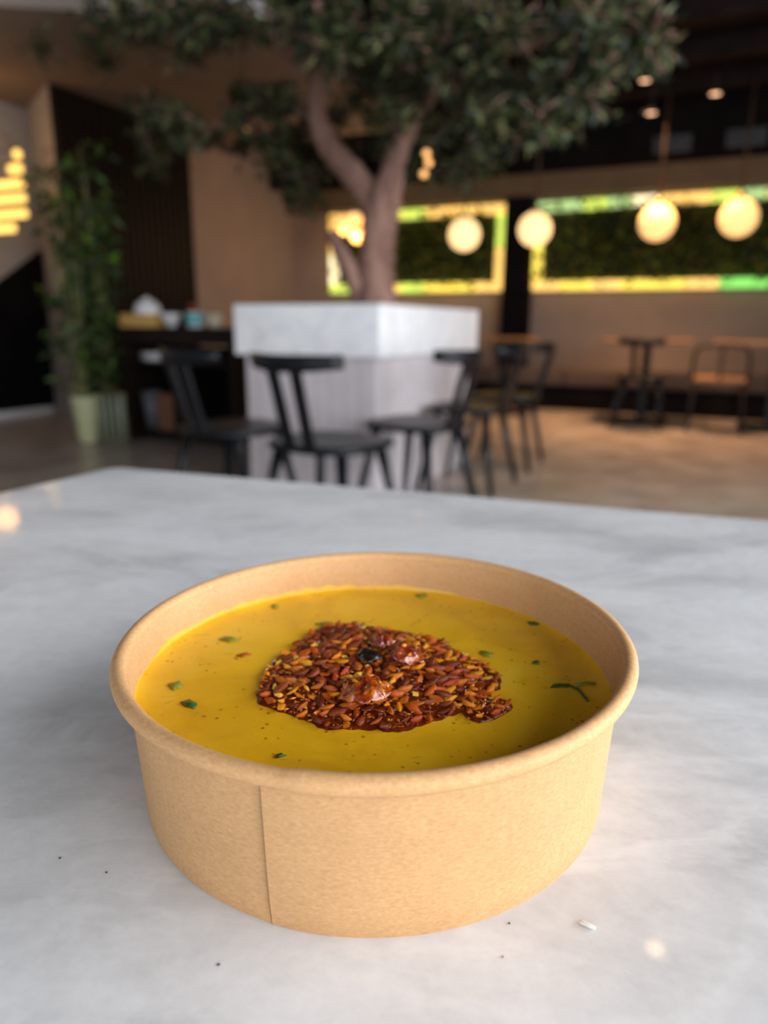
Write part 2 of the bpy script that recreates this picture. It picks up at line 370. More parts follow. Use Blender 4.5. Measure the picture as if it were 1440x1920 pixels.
# ---- green wall panels with lit edges
M['moss'] = mat('moss_leaves', (0.05, 0.10, 0.02), 0.6)
island_color(M['moss'], [(0.0, (0.02, 0.035, 0.008)), (0.45, (0.07, 0.11, 0.016)), (0.8, (0.20, 0.26, 0.03)), (1.0, (0.30, 0.20, 0.03))])
M['moss_back'] = noisy('moss_backing', (0.006, 0.008, 0.003), (0.02, 0.025, 0.008), 20, 0.9)
strip_cols = {'gold': (1.0, 0.62, 0.16), 'yellow': (0.95, 0.72, 0.10), 'lime': (0.62, 0.78, 0.12), 'green': (0.22, 0.70, 0.12), 'sage': (0.40, 0.58, 0.22), 'cream': (1.0, 0.86, 0.50)}
for k, c in strip_cols.items(): M['strip_' + k] = glow('lit_edge_' + k, c, 1.15 if k != 'cream' else 1.5)
def leaf_cloud(mb, rng, place, n, size, droop=0.3):
    for _ in range(n):
        p, d = place(rng)
        l = size * rng.uniform(0.6, 1.25); w = l * rng.uniform(0.22, 0.36)
        d = Vector(d).normalized()
        a = Vector((rng.gauss(0, 1), rng.gauss(0, 1), rng.gauss(0, 1)))
        x = d.cross(a)
        if x.length < 1e-3: continue
        x.normalize(); nrm = x.cross(d)
        p = Vector(p)
        mid = p + d * (l * 0.5) + nrm * (l * 0.06)
        tip = p + d * l - nrm * (l * 0.08)
        mb.add([p, mid - x * w / 2 - nrm * w * 0.15, mid + x * w / 2 - nrm * w * 0.15, tip, mid],
               [(0, 1, 4), (0, 4, 2), (1, 3, 4), (4, 3, 2)])
def green_panel(s0, s1, z0, z1, label, seed, tops, bots, left, right):
    rng = random.Random(seed)
    e = empty('moss_wall_panel', W((s0 + s1) / 2, 8.5, z0), -ANG)
    tag(e, label, 'green wall', 'lit moss panels on the back wall')
    hw = (s1 - s0) / 2; h = z1 - z0
    MB().box(-hw, hw, -0.06, 0.0, 0, h).build('backing', M['moss_back'], e)
    mb = MB()
    def place(r):
        x = r.uniform(-hw + 0.08, hw - 0.08); z = r.uniform(0.06, h - 0.06)
        d = (r.gauss(0, 0.6), -1, r.gauss(0, 0.6))
        return (x, -0.06 - r.random() * 0.05 * (1 + math.sin(x * 5 + seed) * 0.7), z), d
    leaf_cloud(mb, rng, place, int(1500 * hw), 0.13)
    o = mb.build('moss', M['moss'], e); o['kind'] = 'stuff'
    b = 0.10
    def run(names, horiz, c):
        n = len(names)
        for i, nm in enumerate(names):
            if horiz:
                x0 = -hw + 2 * hw * i / n; x1 = -hw + 2 * hw * (i + 1) / n
                MB().box(x0 + 0.004, x1 - 0.004, -0.13, -0.04, c, c + b, 0.01).build('light_strip', M['strip_' + nm], e)
            else:
                y0 = b + (h - 2 * b) * i / n; y1 = b + (h - 2 * b) * (i + 1) / n
                MB().box(c, c + b, -0.13, -0.04, y0 + 0.004, y1 - 0.004, 0.01).build('light_strip', M['strip_' + nm], e)
    run(tops, True, h - b); run(bots, True, 0.0)
    run(left, False, -hw); run(right, False, hw - b)
    return e
green_panel(-4.70, -2.42, 1.27, 2.21, 'lit green wall panel behind the tree trunk, left of the black column', 11,
            ['gold', 'cream', 'gold', 'lime', 'gold', 'gold', 'gold'], ['lime', 'yellow', 'gold', 'lime', 'yellow', 'yellow', 'gold'],
            ['cream', 'gold'], ['gold', 'lime'])
green_panel(-2.08, 1.48, 1.27, 2.20, 'long lit green wall panel, right of the black column', 23,
            ['sage', 'sage', 'lime', 'sage', 'cream', 'gold', 'gold', 'lime', 'sage', 'gold', 'gold', 'gold', 'gold', 'gold'],
            ['gold', 'yellow', 'gold', 'yellow', 'yellow', 'gold', 'green', 'green', 'yellow', 'gold', 'gold'],
            ['yellow', 'lime'], ['gold', 'gold'])

# ================================================================ lamps of the dining side
M['globe'] = glow('opal_globe_glass', (1.0, 0.66, 0.30), 1.45)
M['globe_dim'] = glow('opal_globe_glass_dim', (1.0, 0.60, 0.23), 1.1)
M['cord'] = noisy('brown_cord', (0.05, 0.025, 0.012), (0.07, 0.035, 0.016), 30, 0.6)
M['brass'] = noisy('aged_brass', (0.35, 0.22, 0.08), (0.42, 0.27, 0.1), 30, 0.35, metal=0.8)
M['amber'] = glow('amber_bulb_glass', (1.0, 0.50, 0.16), 1.3)
def lamp(e, watts, color, loc, size=0.04):
    l = bpy.data.lights.new('lamp_light', 'POINT'); l.energy = watts; l.color = color; l.shadow_soft_size = size
    o = bpy.data.objects.new('lamp_light', l); col.objects.link(o); o.parent = e; o.location = loc
def pendant(s, t, z, r, label, gm='globe', zc=2.48, group=None):
    e = empty('pendant_lamp', W(s, t, z), -ANG)
    tag(e, label, 'pendant lamp', group)
    MB().sphere((0, 0, 0), r, 28, 18).build('globe', M[gm], e)
    MB().lathe([(r * 0.32, 0), (r * 0.32, r * 0.22), (r * 0.12, r * 0.36)], 16, (0, 0, r * 0.93)).build('cap', M['brass'], e)
    MB().tube([(0, 0, r * 1.2), (0, 0, zc - z)], 0.012, 8).build('cord', M['cord'], e)
    if gm == 'amber': lamp(e, 5, (1.0, 0.6, 0.3), (0, -0.1, -r - 0.12))
    return e
G = 'round pendant lamps hanging in front of the green wall'
for i, (s, z, lab) in enumerate(((-2.53, 1.77, 'glowing round pendant lamp left of the black column'),
                                 (-1.81, 1.788, 'glowing round pendant lamp overlapping the black column edge'),
                                 (-0.695, 1.797, 'glowing round pendant lamp, second from the right edge'),
                                 (-0.03, 1.804, 'glowing round pendant lamp nearest the right edge'))):
    pendant(s, 7.3, z, 0.158, lab, 'globe' if i < 2 else 'globe_dim', 2.86, G)
for s, z, r, lab in ((-3.95, 1.945, 0.105, 'pale amber lamp left of the tree trunk, largest of three'),
                     (-3.79, 1.83, 0.085, 'amber lamp left of the tree trunk, lowest of three'),
                     (-3.77, 1.99, 0.065, 'small amber lamp left of the tree trunk, topmost of three')):
    pendant(s, 7.4, z, r, lab, 'amber', 2.9, 'amber lamps behind the tree trunk')
M['downlight'] = glow('downlight_lens', (1.0, 0.55, 0.32), 3.0)
def downlight(s, t, label, watts=30, z=3.0, r=0.04, m='downlight'):
    e = empty('ceiling_spotlight', W(s, t, z), -ANG)
    tag(e, label, 'ceiling light', 'spotlights in the black ceiling')
    MB().lathe([(r * 1.7, -0.012), (r * 1.7, 0), (r, 0), (r, -0.012)], 20, cap0=False, cap1=False).build('ring', M['stand'], e)
    MB().lathe([(r, -0.008), (r * 0.5, -0.011)], 20).build('lens', M[m], e)
    if z < 2.99: MB().tube([(0, 0, 0), (0, 0, 3.0 - z)], 0.008, 8).build('stem', M['stand'], e)
    l = bpy.data.lights.new('spot', 'SPOT'); l.energy = watts; l.color = (1.0, 0.55, 0.27)
    l.spot_size = math.radians(86); l.spot_blend = 0.9; l.shadow_soft_size = 0.05
    lo = bpy.data.objects.new('spot', l); col.objects.link(lo); lo.parent = e; lo.location = (0, 0, -0.04)
    return e
downlight(-0.886, 7.10, 'small ceiling spotlight, upper left of the three', 170, 2.92)
downlight(-0.80, 7.00, 'small ceiling spotlight, lowest of the three', 170, 2.637)
downlight(-0.315, 7.00, 'small ceiling spotlight, rightmost of the three', 170, 2.73)
M['lens_hot'] = glow('hot_lens', (1.0, 0.70, 0.40), 42)
d4 = downlight(0.02, 2.52, 'ceiling spotlight above the marble table', 1.5, 2.998, 0.035, 'lens_hot')
del d4['group']
downlight(-0.6, 5.2, 'added unseen ceiling spotlight above the aisle by the chairs', 95, 2.998)  # extra lamp out of view, added to warm the floor
downlight(0.6, 5.6, 'added unseen ceiling spotlight above the aisle by the right wall', 95, 2.998)  # second added lamp above the frame, for warm light on the floor
for s, w in ((-0.05, 'at the right'), (-0.69, 'left of the other')):
    e = empty('ceiling_vent', W(s, 7.95, 2.56), -ANG)
    tag(e, 'faint grey air vent on the black bulkhead, ' + w, 'vent', 'vents on the bulkhead')
    MB().box(-0.17, 0.17, -0.02, 0, -0.06, 0.09).build('frame', M['slate'] if 'slate' in M else M.setdefault('slate', noisy('slate_grey', (0.03, 0.035, 0.04), (0.045, 0.05, 0.055), 9)), e)
    for k in range(5):
        MB().box(-0.15, 0.15, -0.032, -0.02, -0.045 + k * 0.027, -0.032 + k * 0.027).build('slat', M['slate'], e)

# ================================================================ banquette, tables and chairs at the back
M['taupe_fabric'] = noisy('taupe_upholstery', (0.075, 0.052, 0.045), (0.10, 0.072, 0.06), 50, 0.9)
bench = empty('banquette_bench', W(-1.0, 8.15, 0), -ANG)
tag(bench, 'long taupe banquette bench on a black base along the back wall', 'bench')
for k in range(4):
    x0 = -3.6 + k * 1.525
    MB().box(x0 + 0.005, x0 + 1.52, -0.32, 0.12, 0.26, 0.43, 0.03).build('cushion', M['taupe_fabric'], bench)
MB().box(-3.6, 2.5, -0.29, 0.12, 0, 0.26).build('base', M['black_paint'], bench)
M['orange_wood'] = noisy('honey_wood', (0.26, 0.13, 0.055), (0.34, 0.175, 0.075), 12, 0.4, (0.2, 1, 1))
def bistro_table(s, t, w, label):
    e = empty('bistro_table', W(s, t, 0), -ANG)
    tag(e, label, 'table', 'wooden tables along the banquette')
    MB().box(-w / 2, w / 2, -0.3, 0.3, 0.735, 0.765, 0.005).build('tabletop', M['orange_wood'], e)
    MB().box(-0.035, 0.035, -0.035, 0.035, 0.02, 0.735).build('pedestal', M['stand'], e)
    MB().box(-0.24, 0.24, -0.22, 0.22, 0, 0.02).build('foot_plate', M['stand'], e)
    return e
bistro_table(-2.05, 7.30, 0.60, 'wooden cafe table by the black column, behind the chairs')
bistro_table(-0.66, 7.20, 0.78, 'wooden cafe table with a dark splat-back chair before it')
bistro_table(0.42, 7.20, 1.05, 'wooden cafe table at the right edge of the picture')

def bistro_chair(name='bistro_chair'):
    e = empty(name)
    # seat: shield outline
    out = []
    for k in range(28):
        a = 2 * math.pi * k / 28
        c, s_ = math.cos(a), math.sin(a)
        ex = 0.62
        out.append((math.copysign(abs(c) ** ex, c) * 0.215 * (1.0 + 0.07 * s_), math.copysign(abs(s_) ** ex, s_) * 0.21))
    n = len(out)
    vs = []
    for sc, z in ((0.93, 0.428), (1.0, 0.436), (1.0, 0.452), (0.96, 0.458), (0.55, 0.450)):
        vs += [(x * sc, y * sc, z) for x, y in out]
    fs = [tuple(reversed(range(n))), tuple(range(4 * n, 5 * n))]
    for r in range(4):
        fs += [(r * n + k, r * n + (k + 1) % n, (r + 1) * n + (k + 1) % n, (r + 1) * n + k) for k in range(n)]
    MB().add(vs, fs, True).build('seat', M['chair'], e)
    # bowed top rail
    vs = []; m_ = 13
    for k in range(m_):
        q = -1 + 2 * k / (m_ - 1)
        x = 0.195 * q; y = -0.275 + 0.075 * q * q
        hh = 0.030 - 0.006 * q * q; zc = 0.752 + 0.008 * q * q
        vs += [(x, y - 0.011, zc - hh), (x, y + 0.011, zc - hh), (x, y + 0.005, zc + hh), (x, y - 0.017, zc + hh)]
    fs = [(3, 2, 1, 0), tuple(4 * (m_ - 1) + i for i in range(4))]
    for k in range(m_ - 1):
        for i in range(4):
            fs.append((4 * k + i, 4 * k + (i + 1) % 4, 4 * k + 4 + (i + 1) % 4, 4 * k + 4 + i))
    MB().add(vs, fs, True).build('top_rail', M['chair'], e)
    for x in (-0.05, 0.05):
        MB().bar((x * 0.9, -0.185, 0.44), (x, -0.272, 0.735), 0.042, 0.016, (0, 1, 0.3)).build('splat', M['chair'], e)
    for sx in (-1, 1):
        for sy in (-1, 1):
            MB().tube([(0.14 * sx, 0.13 * sy, 0.44), (0.18 * sx, 0.175 * sy, 0.2), (0.215 * sx, 0.215 * sy, 0.0)], [0.023, 0.019, 0.014], 10).build('leg', M['chair'], e)
    return e
chair0 = bistro_chair()
spots = [(-1.33, 2.36, -6, 'dark splat-back chair at the planter, its back nearest the camera'),
         (-1.90, 2.52, -16, 'dark splat-back chair in front of the service counter, leftmost'),
         (-1.24, 3.02, 80, 'dark chair at the right side of the white planter, closest of three'),
         (-1.24, 3.78, 88, 'dark chair at the right side of the white planter, middle of three'),
         (-1.24, 4.50, 92, 'dark chair at the right side of the white planter, farthest of three'),
         (-0.66, 6.83, 0, 'dark splat-back chair at the wooden table by the banquette')]
for i, (s, t, r, lab) in enumerate(spots):
    o = chair0 if i == 0 else copy_tree(chair0)
    o.location = W(s, t, 0); o.rotation_euler = (0, 0, -ANG + math.radians(r))
    tag(o, lab, 'chair', 'dark splat-back chairs')
# open-frame chair at the right edge table
fc = empty('frame_back_chair', W(-0.02, 6.9, 0), -ANG)
tag(fc, 'dark chair with an open rounded frame back at the right', 'chair')
loop = []
for k in range(33):
    a = math.pi * k / 32
    c, s_ = math.cos(a), math.sin(a)
    loop.append((-math.copysign(abs(c) ** 0.35, c) * 0.215, -0.21 - 0.05 * abs(s_) ** 0.35, 0.45 + 0.285 * abs(s_) ** 0.35))
MB().tube(loop, 0.014, 8).build('back_frame', M['stand'], fc)
MB().bar((0, -0.21, 0.46), (0, -0.26, 0.72), 0.022, 0.014, (0, 1, 0)).build('splat', M['stand'], fc)
MB().box(-0.21, 0.21, -0.21, 0.21, 0.43, 0.465, 0.012).build('seat', M['orange_wood'], fc)
for sx in (-1, 1):
    for sy in (-1, 1):
        MB().tube([(0.19 * sx, 0.18 * sy, 0.43), (0.215 * sx, 0.215 * sy, 0)], 0.014, 8).build('leg', M['stand'], fc)

# ================================================================ marble planter with the tree
pl = empty('tree_planter', W(-1.86, 3.78, 0), -ANG)
tag(pl, 'white marble box planter on a pale lilac base, holding the tree', 'planter')
MB().box(-0.36, 0.36, -0.68, 0.68, 0, 0.73).build('base', M['lilac_base'], pl)
for k in range(9):      # upright cladding boards of the base
    MB().box(-0.37 + k * 0.082, -0.37 + k * 0.082 + 0.078, -0.69, -0.68, 0.0, 0.725).build('cladding_board', M['lilac_base'], pl)
for k in range(16):
    MB().box(0.36, 0.37, -0.685 + k * 0.0855, -0.685 + k * 0.0855 + 0.0815, 0.0, 0.725).build('cladding_board', M['lilac_base'], pl)
blk = MB()
blk.box(-0.41, 0.41, -0.73, -0.68, 0.73, 0.975, 0.006).box(-0.41, 0.41, 0.68, 0.73, 0.73, 0.975, 0.006)
blk.box(-0.41, -0.36, -0.68, 0.68, 0.73, 0.975, 0.006).box(0.36, 0.41, -0.68, 0.68, 0.73, 0.975, 0.006)
blk.build('marble_surround', M['marble_block'], pl)
MB().box(-0.36, 0.36, -0.68, 0.68, 0.73, 0.93).build('soil', M['soil'], pl)

tree = empty('indoor_olive_tree', W(-1.87, 3.9, 0.93), -ANG)
tag(tree, 'large indoor tree with brown forked trunk and wide leafy crown in the planter', 'tree')
M['bark'] = noisy('reddish_bark', (0.17, 0.085, 0.062), (0.36, 0.205, 0.155), 14, 0.85, (1, 1, 0.3), 0.6)
def rel(s, t, z): return (s + 1.87, t - 3.9, z - 0.93)
def limb(name, pts, rads):
    p = spline([rel(*q) for q in pts], 6)
    n = len(p); rr = []
    for i in range(n):
        q = i / (n - 1) * (len(rads) - 1); k = min(int(q), len(rads) - 2)
        rr.append((rads[k] + (rads[k + 1] - rads[k]) * (q - k)) * (1 + 0.08 * math.sin(i * 2.3)))
    return MB().tube(p, rr, 14).build(name, M['bark'], tree)
limb('trunk', [(-1.89, 3.9, 0.92), (-1.885, 3.9, 1.15), (-1.87, 3.9, 1.35), (-1.845, 3.9, 1.52), (-1.80, 3.9, 1.66)], [0.135, 0.112, 0.10, 0.105, 0.07])
limb('branch', [(-1.86, 3.9, 1.45), (-1.95, 3.9, 1.62), (-2.12, 3.88, 1.80), (-2.215, 3.86, 1.95), (-2.235, 3.84, 2.15), (-2.20, 3.8, 2.55)], [0.09, 0.078, 0.07, 0.062, 0.05, 0.03])
limb('branch', [(-1.82, 3.9, 1.52), (-1.76, 3.9, 1.78), (-1.64, 3.9, 2.0), (-1.55, 3.95, 2.25), (-1.5, 4.0, 2.55)], [0.085, 0.062, 0.05, 0.04, 0.025])
limb('branch', [(-1.66, 3.9, 1.95), (-1.45, 3.8, 2.08), (-1.1, 3.65, 2.13), (-0.72, 3.5, 2.11), (-0.4, 3.4, 2.15)], [0.04, 0.035, 0.03, 0.025, 0.015])
limb('branch', [(-2.22, 3.86, 2.0), (-2.5, 3.9, 2.1), (-2.9, 4.0, 2.12), (-3.2, 4.05, 2.05)], [0.035, 0.028, 0.02, 0.012])
limb('branch', [(-2.23, 3.84, 2.2), (-2.5, 3.6, 2.45), (-3.0, 3.5, 2.6)], [0.035, 0.025, 0.012])
limb('side_stem', [(-1.93, 3.86, 0.95), (-1.98, 3.84, 1.12), (-2.08, 3.82, 1.30), (-2.12, 3.82, 1.40)], [0.075, 0.06, 0.045, 0.03])
M['leaf'] = mat('olive_leaf', (0.05, 0.09, 0.03), 0.5, spec=0.4)
island_color(M['leaf'], [(0.0, (0.004, 0.007, 0.002)), (0.45, (0.012, 0.021, 0.005)), (0.75, (0.040, 0.060, 0.014)), (0.93, (0.125, 0.15, 0.052)), (1.0, (0.11, 0.085, 0.03))])
rng = random.Random(7)
fol = MB(); tw = MB()
for (s, t, z) in CLUSTERS:
    z = min(z, 2.62)
    c = Vector(rel(s, t, z))
    for q in range(5):
        d = Vector((rng.gauss(0, 1), rng.gauss(0, 1), rng.gauss(-0.1, 0.7))).normalized()
        L = rng.uniform(0.14, 0.26)
        a = c - d * L * 0.4; b = c + d * L * 0.6 + Vector((0, 0, -0.03))
        tw.tube([a, (a + b) / 2 + Vector((0, 0, 0.01)), b], [0.004, 0.003, 0.002], 4)
        def place(r, a=a, b=b, d=d):
            f = r.random()
            return a.lerp(b, f) + Vector((r.gauss(0, .008), r.gauss(0, .008), r.gauss(0, .008))), d * 0.7 + Vector((r.gauss(0, .7), r.gauss(0, .7), r.gauss(-.1, .6)))
        leaf_cloud(fol, rng, place, 22, 0.068)
o = fol.build('foliage', M['leaf'], tree); o['kind'] = 'stuff'
o = tw.build('twigs', M['bark'], tree); o['kind'] = 'stuff'

# warm little bulbs strung in the tree
st = empty('bulb_string', W(-1.42, 3.5, 1.755), -ANG)
tag(st, 'short string of three warm bulbs hanging right of the tree fork', 'string light')
MB().tube([(0, 0, 0.12), (0.005, 0, 0), (-0.005, 0, -0.17)], 0.004, 6).build('wire', M['cord'], st)
for x, z in ((0.0, -0.07), (0.012, -0.112), (-0.012, -0.16)):
    MB().sphere((x, 0, z), 0.017, 12, 8).build('bulb', M['amber'], st)
st = empty('hanging_bulb', W(-3.036, 4.3, 2.12), -ANG)
tag(st, 'single small warm bulb hanging left of the tree branch', 'string light')
MB().tube([(0, 0, 0.012), (0, 0, 0.66)], 0.003, 6).build('wire', M['cord'], st)
MB().sphere((0, 0, 0), 0.016, 12, 8).build('bulb', M['amber'], st)

# ================================================================ left side: chandelier, bamboo, service counter
M['bead'] = glow('amber_crystal', (1.0, 0.60, 0.13), 1.7)
ch = empty('bead_chandelier', W(-5.40, 4.2, 1.60), -ANG)
tag(ch, 'tiered golden chandelier of glowing glass beads at the left edge', 'chandelier')
bead_me = MB().lathe([(0.006, -0.034), (0.026, -0.026), (0.033, 0), (0.026, 0.026), (0.006, 0.034)], 12).mesh('bead', M['bead'])
rows = [(0.52, (4,)), (0.42, (3, 4)), (0.315, (0, 1, 2, 3, 4)), (0.21, (0, 1, 2, 3, 4)), (0.10, (0, 1, 2, 3, 4)), (0.0, (0, 1, 2))]
for z, ks in rows:
    xs = sorted({sg * (0.02 + k * 0.0755) for k in ks for sg in (-1, 1)})
    MB().box(min(xs) - 0.03, max(xs) + 0.03, -0.012, 0.012, z + 0.036, z + 0.046).build('tier_bar', M['brass'], ch)
    for x in xs:
        o = bpy.data.objects.new('bead', bead_me); col.objects.link(o); o.parent = ch; o.location = (x, 0, z)
MB().bar((-0.32, 0, 0.57), (0, 0, 0.8), 0.012, 0.012, (0, 1, 0)).bar((0.32, 0, 0.57), (0, 0, 0.8), 0.012, 0.012, (0, 1, 0)).build('hanger', M['brass'], ch)
MB().tube([(0, 0, 0.79), (0, 0, 1.18)], 0.008, 8).build('cord', M['cord'], ch)
lamp(ch, 5, (1.0, 0.5, 0.16), (-0.35, 0, 0.75), 0.1)
for x in (-0.3, 0, 0.3):
    MB().bar((x, 0, 0.0 if x == 0 else 0.1), (x, 0, 0.56), 0.008, 0.008, (0, 1, 0)).build('upright', M['brass'], ch)

M['pot'] = noisy('pale_lime_glaze', (0.52, 0.55, 0.30), (0.58, 0.60, 0.36), 10, 0.35)
M['pot2'] = noisy('pale_sage_glaze', (0.42, 0.47, 0.33), (0.48, 0.53, 0.38), 10, 0.4)
M['bamboo'] = noisy('bamboo_stem', (0.10, 0.13, 0.03), (0.20, 0.17, 0.05), 12, 0.5)
M['bleaf'] = mat('bamboo_leaf', (0.06, 0.16, 0.02), 0.45)
island_color(M['bleaf'], [(0.0, (0.006, 0.014, 0.003)), (0.6, (0.018, 0.04, 0.006)), (0.9, (0.06, 0.13, 0.012)), (1.0, (0.16, 0.30, 0.03))])
def bamboo(s, t, pot, seed, nst, spread, label, h):
    e = empty('potted_bamboo', W(s, t, 0), -ANG)
    tag(e, label, 'potted plant')
    if pot == 'smooth':
        MB().lathe([(0.062, 0), (0.072, 0.03), (0.098, 0.33), (0.102, 0.35), (0.094, 0.35), (0.088, 0.33)], 32, cap1=True).build('pot', M['pot'], e)
    else:
        MB().lathe([(0.078, 0), (0.086, 0.33), (0.08, 0.34)], 32).build('pot', M['soil'], e)
        for k in range(11):
            a = 2 * math.pi * k / 11
            MB().tube([(0.086 * math.cos(a), 0.086 * math.sin(a), 0.0), (0.096 * math.cos(a), 0.096 * math.sin(a), 0.345)], 0.013, 8).build('rib', M['pot2'], e)
    r = random.Random(seed)
    fm = MB()
    for k in range(nst):
        a = r.uniform(0, 6.28); lean = r.uniform(0.2, 1) * spread
        hh = h * r.uniform(0.75, 1.05)
        p = [Vector((0.04 * math.cos(a), 0.04 * math.sin(a), 0.3)), Vector((lean * 0.4 * math.cos(a), lean * 0.25 * math.sin(a), 0.3 + (hh - .3) * 0.5)), Vector((lean * math.cos(a), lean * 0.6 * math.sin(a), hh))]
        p = spline(p, 6)
        MB().tube(p, [0.010 - 0.006 * i / len(p) for i in range(len(p))], 8).build('stem', M['bamboo'], e)
        for i in range(2, len(p)):
            for _ in range(2):
                d0 = Vector((r.gauss(0, 1), r.gauss(0, .6), r.gauss(0.1, .5))).normalized()
                L = r.uniform(0.10, 0.24)
                def place(rr, q=p[i], d0=d0, L=L):
                    return q + d0 * L * rr.random(), d0 * 0.8 + Vector((rr.gauss(0, .6), rr.gauss(0, .5), rr.gauss(-.35, .5)))
                leaf_cloud(fm, r, place, 5, 0.11)
    o = fm.build('foliage', M['bleaf'], e); o['kind'] = 'stuff'
    return e
bamboo(-4.29, 3.90, 'smooth', 3, 6, 0.22, 'bamboo plant in a smooth pale yellow tapered pot', 1.75)
bamboo(-4.30, 4.16, 'ribbed', 5, 8, 0.36, 'bamboo plant in a ribbed pale green pot beside the counter', 2.0)

sc = empty('service_counter', W(-3.62, 4.40, 0), -ANG)
tag(sc, 'dark wooden service counter with open shelves against the left wall side', 'counter')
MB().box(-0.53, 0.53, -0.27, 0.27, 0.735, 0.85, 0.004).build('top', M['dark_wood'], sc)
MB().box(-0.51, -0.47, -0.25, 0.25, 0, 0.735).build('side_panel', M['dark_wood'], sc)
MB().box(0.47, 0.51, -0.25, 0.25, 0, 0.735).build('side_panel', M['dark_wood'], sc)
MB().box(-0.04, 0.0, -0.25, 0.25, 0.09, 0.70).build('divider', M['dark_wood'], sc)
MB().box(-0.47, 0.47, -0.25, 0.23, 0.58, 0.60).build('shelf', M['dark_wood'], sc)
MB().box(-0.47, 0.47, -0.25, 0.23, 0.07, 0.09).build('shelf', M['dark_wood'], sc)
MB().box(-0.47, 0.47, 0.23, 0.25, 0.0, 0.70).build('back_panel', M['black_paint'], sc)

M['yellow_plastic'] = noisy('yellow_tray', (0.62, 0.36, 0.10), (0.70, 0.42, 0.13), 20, 0.5)
M['china'] = noisy('white_china', (0.80, 0.79, 0.81), (0.84, 0.83, 0.85), 20, 0.25)
M['red_glaze'] = noisy('red_glaze', (0.30, 0.05, 0.02), (0.38, 0.07, 0.03), 20, 0.4)
M['teal'] = noisy('teal_band', (0.10, 0.42, 0.45), (0.13, 0.48, 0.5), 20, 0.4)
M['cream'] = noisy('cream_glaze', (0.60, 0.52, 0.38), (0.66, 0.57, 0.42), 20, 0.4)
M['brown_box'] = noisy('brown_card', (0.16, 0.07, 0.03), (0.21, 0.095, 0.045), 20, 0.7)
M['grey_plastic'] = noisy('blue_grey_plastic', (0.11, 0.115, 0.14), (0.14, 0.145, 0.17), 20, 0.5)
M['orange_glaze'] = noisy('orange_glaze', (0.45, 0.18, 0.04), (0.5, 0.2, 0.05), 20, 0.4)
def thing(name, loc, label, cat, group=None):
    e = empty(name, W(*loc), -ANG); tag(e, label, cat, group); return e
CT = 0.85
e = thing('yellow_tray', (-4.00, 4.28, CT), 'yellow open tray at the left end of the counter', 'tray')
MB().box(-0.13, 0.13, -0.12, 0.12, 0, 0.012).build('bottom', M['yellow_plastic'], e)
for b in ((-0.135, 0.135, -0.125, -0.115), (-0.135, 0.135, 0.115, 0.125), (-0.135, -0.125, -0.115, 0.115), (0.125, 0.135, -0.115, 0.115)):
    MB().box(*b, 0, 0.095).build('side', M['yellow_plastic'], e)
e = thing('white_jar', (-3.99, 4.30, CT + 0.012), 'round white lidded jar standing in the yellow tray', 'jar')
MB().lathe([(0.05, 0), (0.088, 0.03), (0.102, 0.09), (0.098, 0.13), (0.078, 0.165), (0.05, 0.18)], 28).build('body', M['china'], e)
MB().lathe([(0.052, 0.18), (0.048, 0.188), (0.022, 0.195), (0.014, 0.198), (0.018, 0.206), (0.006, 0.212)], 24).build('lid', M['china'], e)
e = tag(MB().lathe([(0.03, 0), (0.036, 0.008), (0.075, 0.07), (0.085, 0.10), (0.081, 0.10), (0.07, 0.07), (0.03, 0.014)], 28).build('white_bowl', M['china'], None, W(-3.765, 4.30, CT)), 'white china bowl beside the yellow tray on the counter', 'bowl')
e = thing('red_bottle', (-3.68, 4.44, CT), 'dark red bottle at the back of the counter', 'bottle')
MB().lathe([(0.045, 0), (0.05, 0.01), (0.05, 0.09), (0.02, 0.125), (0.017, 0.15)], 20).build('body', M['red_glaze'], e)
MB().lathe([(0.02, 0.15), (0.02, 0.172)], 16).build('cap', M['red_glaze'], e)
e = thing('banded_mug', (-3.52, 4.27, CT), 'white mug with a teal band on the counter', 'mug')
MB().lathe([(0.055, 0), (0.062, 0.01), (0.062, 0.11), (0.056, 0.11), (0.056, 0.02)], 24).build('body', M['china'], e)
MB().lathe([(0.0632, 0.02), (0.0632, 0.10)], 24, cap0=False, cap1=False).build('band', M['teal'], e)
MB().tube([(0.06, 0, 0.09), (0.095, 0, 0.08), (0.095, 0, 0.035), (0.06, 0, 0.025)], 0.008, 8).build('handle', M['china'], e)
e = tag(MB().lathe([(0.04, 0), (0.048, 0.01), (0.056, 0.10), (0.05, 0.10), (0.042, 0.015)], 24).build('cream_cup', M['cream'], None, W(-3.34, 4.27, CT)), 'cream cup right of the teal banded mug on the counter', 'cup')
for k in range(5):
    e = MB().lathe([(0.07, 0), (0.08, 0.006), (0.125, 0.016), (0.125, 0.019), (0.08, 0.011), (0.02, 0.009)], 30).build('white_plate', M['china'], None, W(-3.90, 4.27, 0.60 + k * 0.0125))
    tag(e, ['lowest white plate of the stack on the upper shelf', 'second white plate from below in the shelf stack', 'middle white plate of the stack on the upper shelf', 'second white plate from the top of the shelf stack', 'topmost white plate of the stack on the upper shelf'][k], 'plate', 'plates stacked under the counter top')
tag(MB().lathe([(0.03, 0), (0.04, 0.01), (0.048, 0.09), (0.043, 0.09), (0.036, 0.015)], 20).build('orange_cup', M['orange_glaze'], None, W(-3.68, 4.23, 0.60)), 'orange cup on the upper shelf of the counter', 'cup')
e = thing('cardboard_box', (-3.78, 4.28, 0.0905), 'brown card box on the low shelf of the counter', 'box')
MB().box(-0.075, 0.075, -0.1, 0.1, 0, 0.27, 0.003).build('body', M['brown_box'], e)
MB().box(-0.077, 0.077, -0.102, 0.0, 0.268, 0.274).build('flap', M['brown_box'], e)
e = thing('storage_bin', (-3.98, 4.28, 0.09), 'blue grey plastic bin on the low shelf, left of the brown box', 'bin')
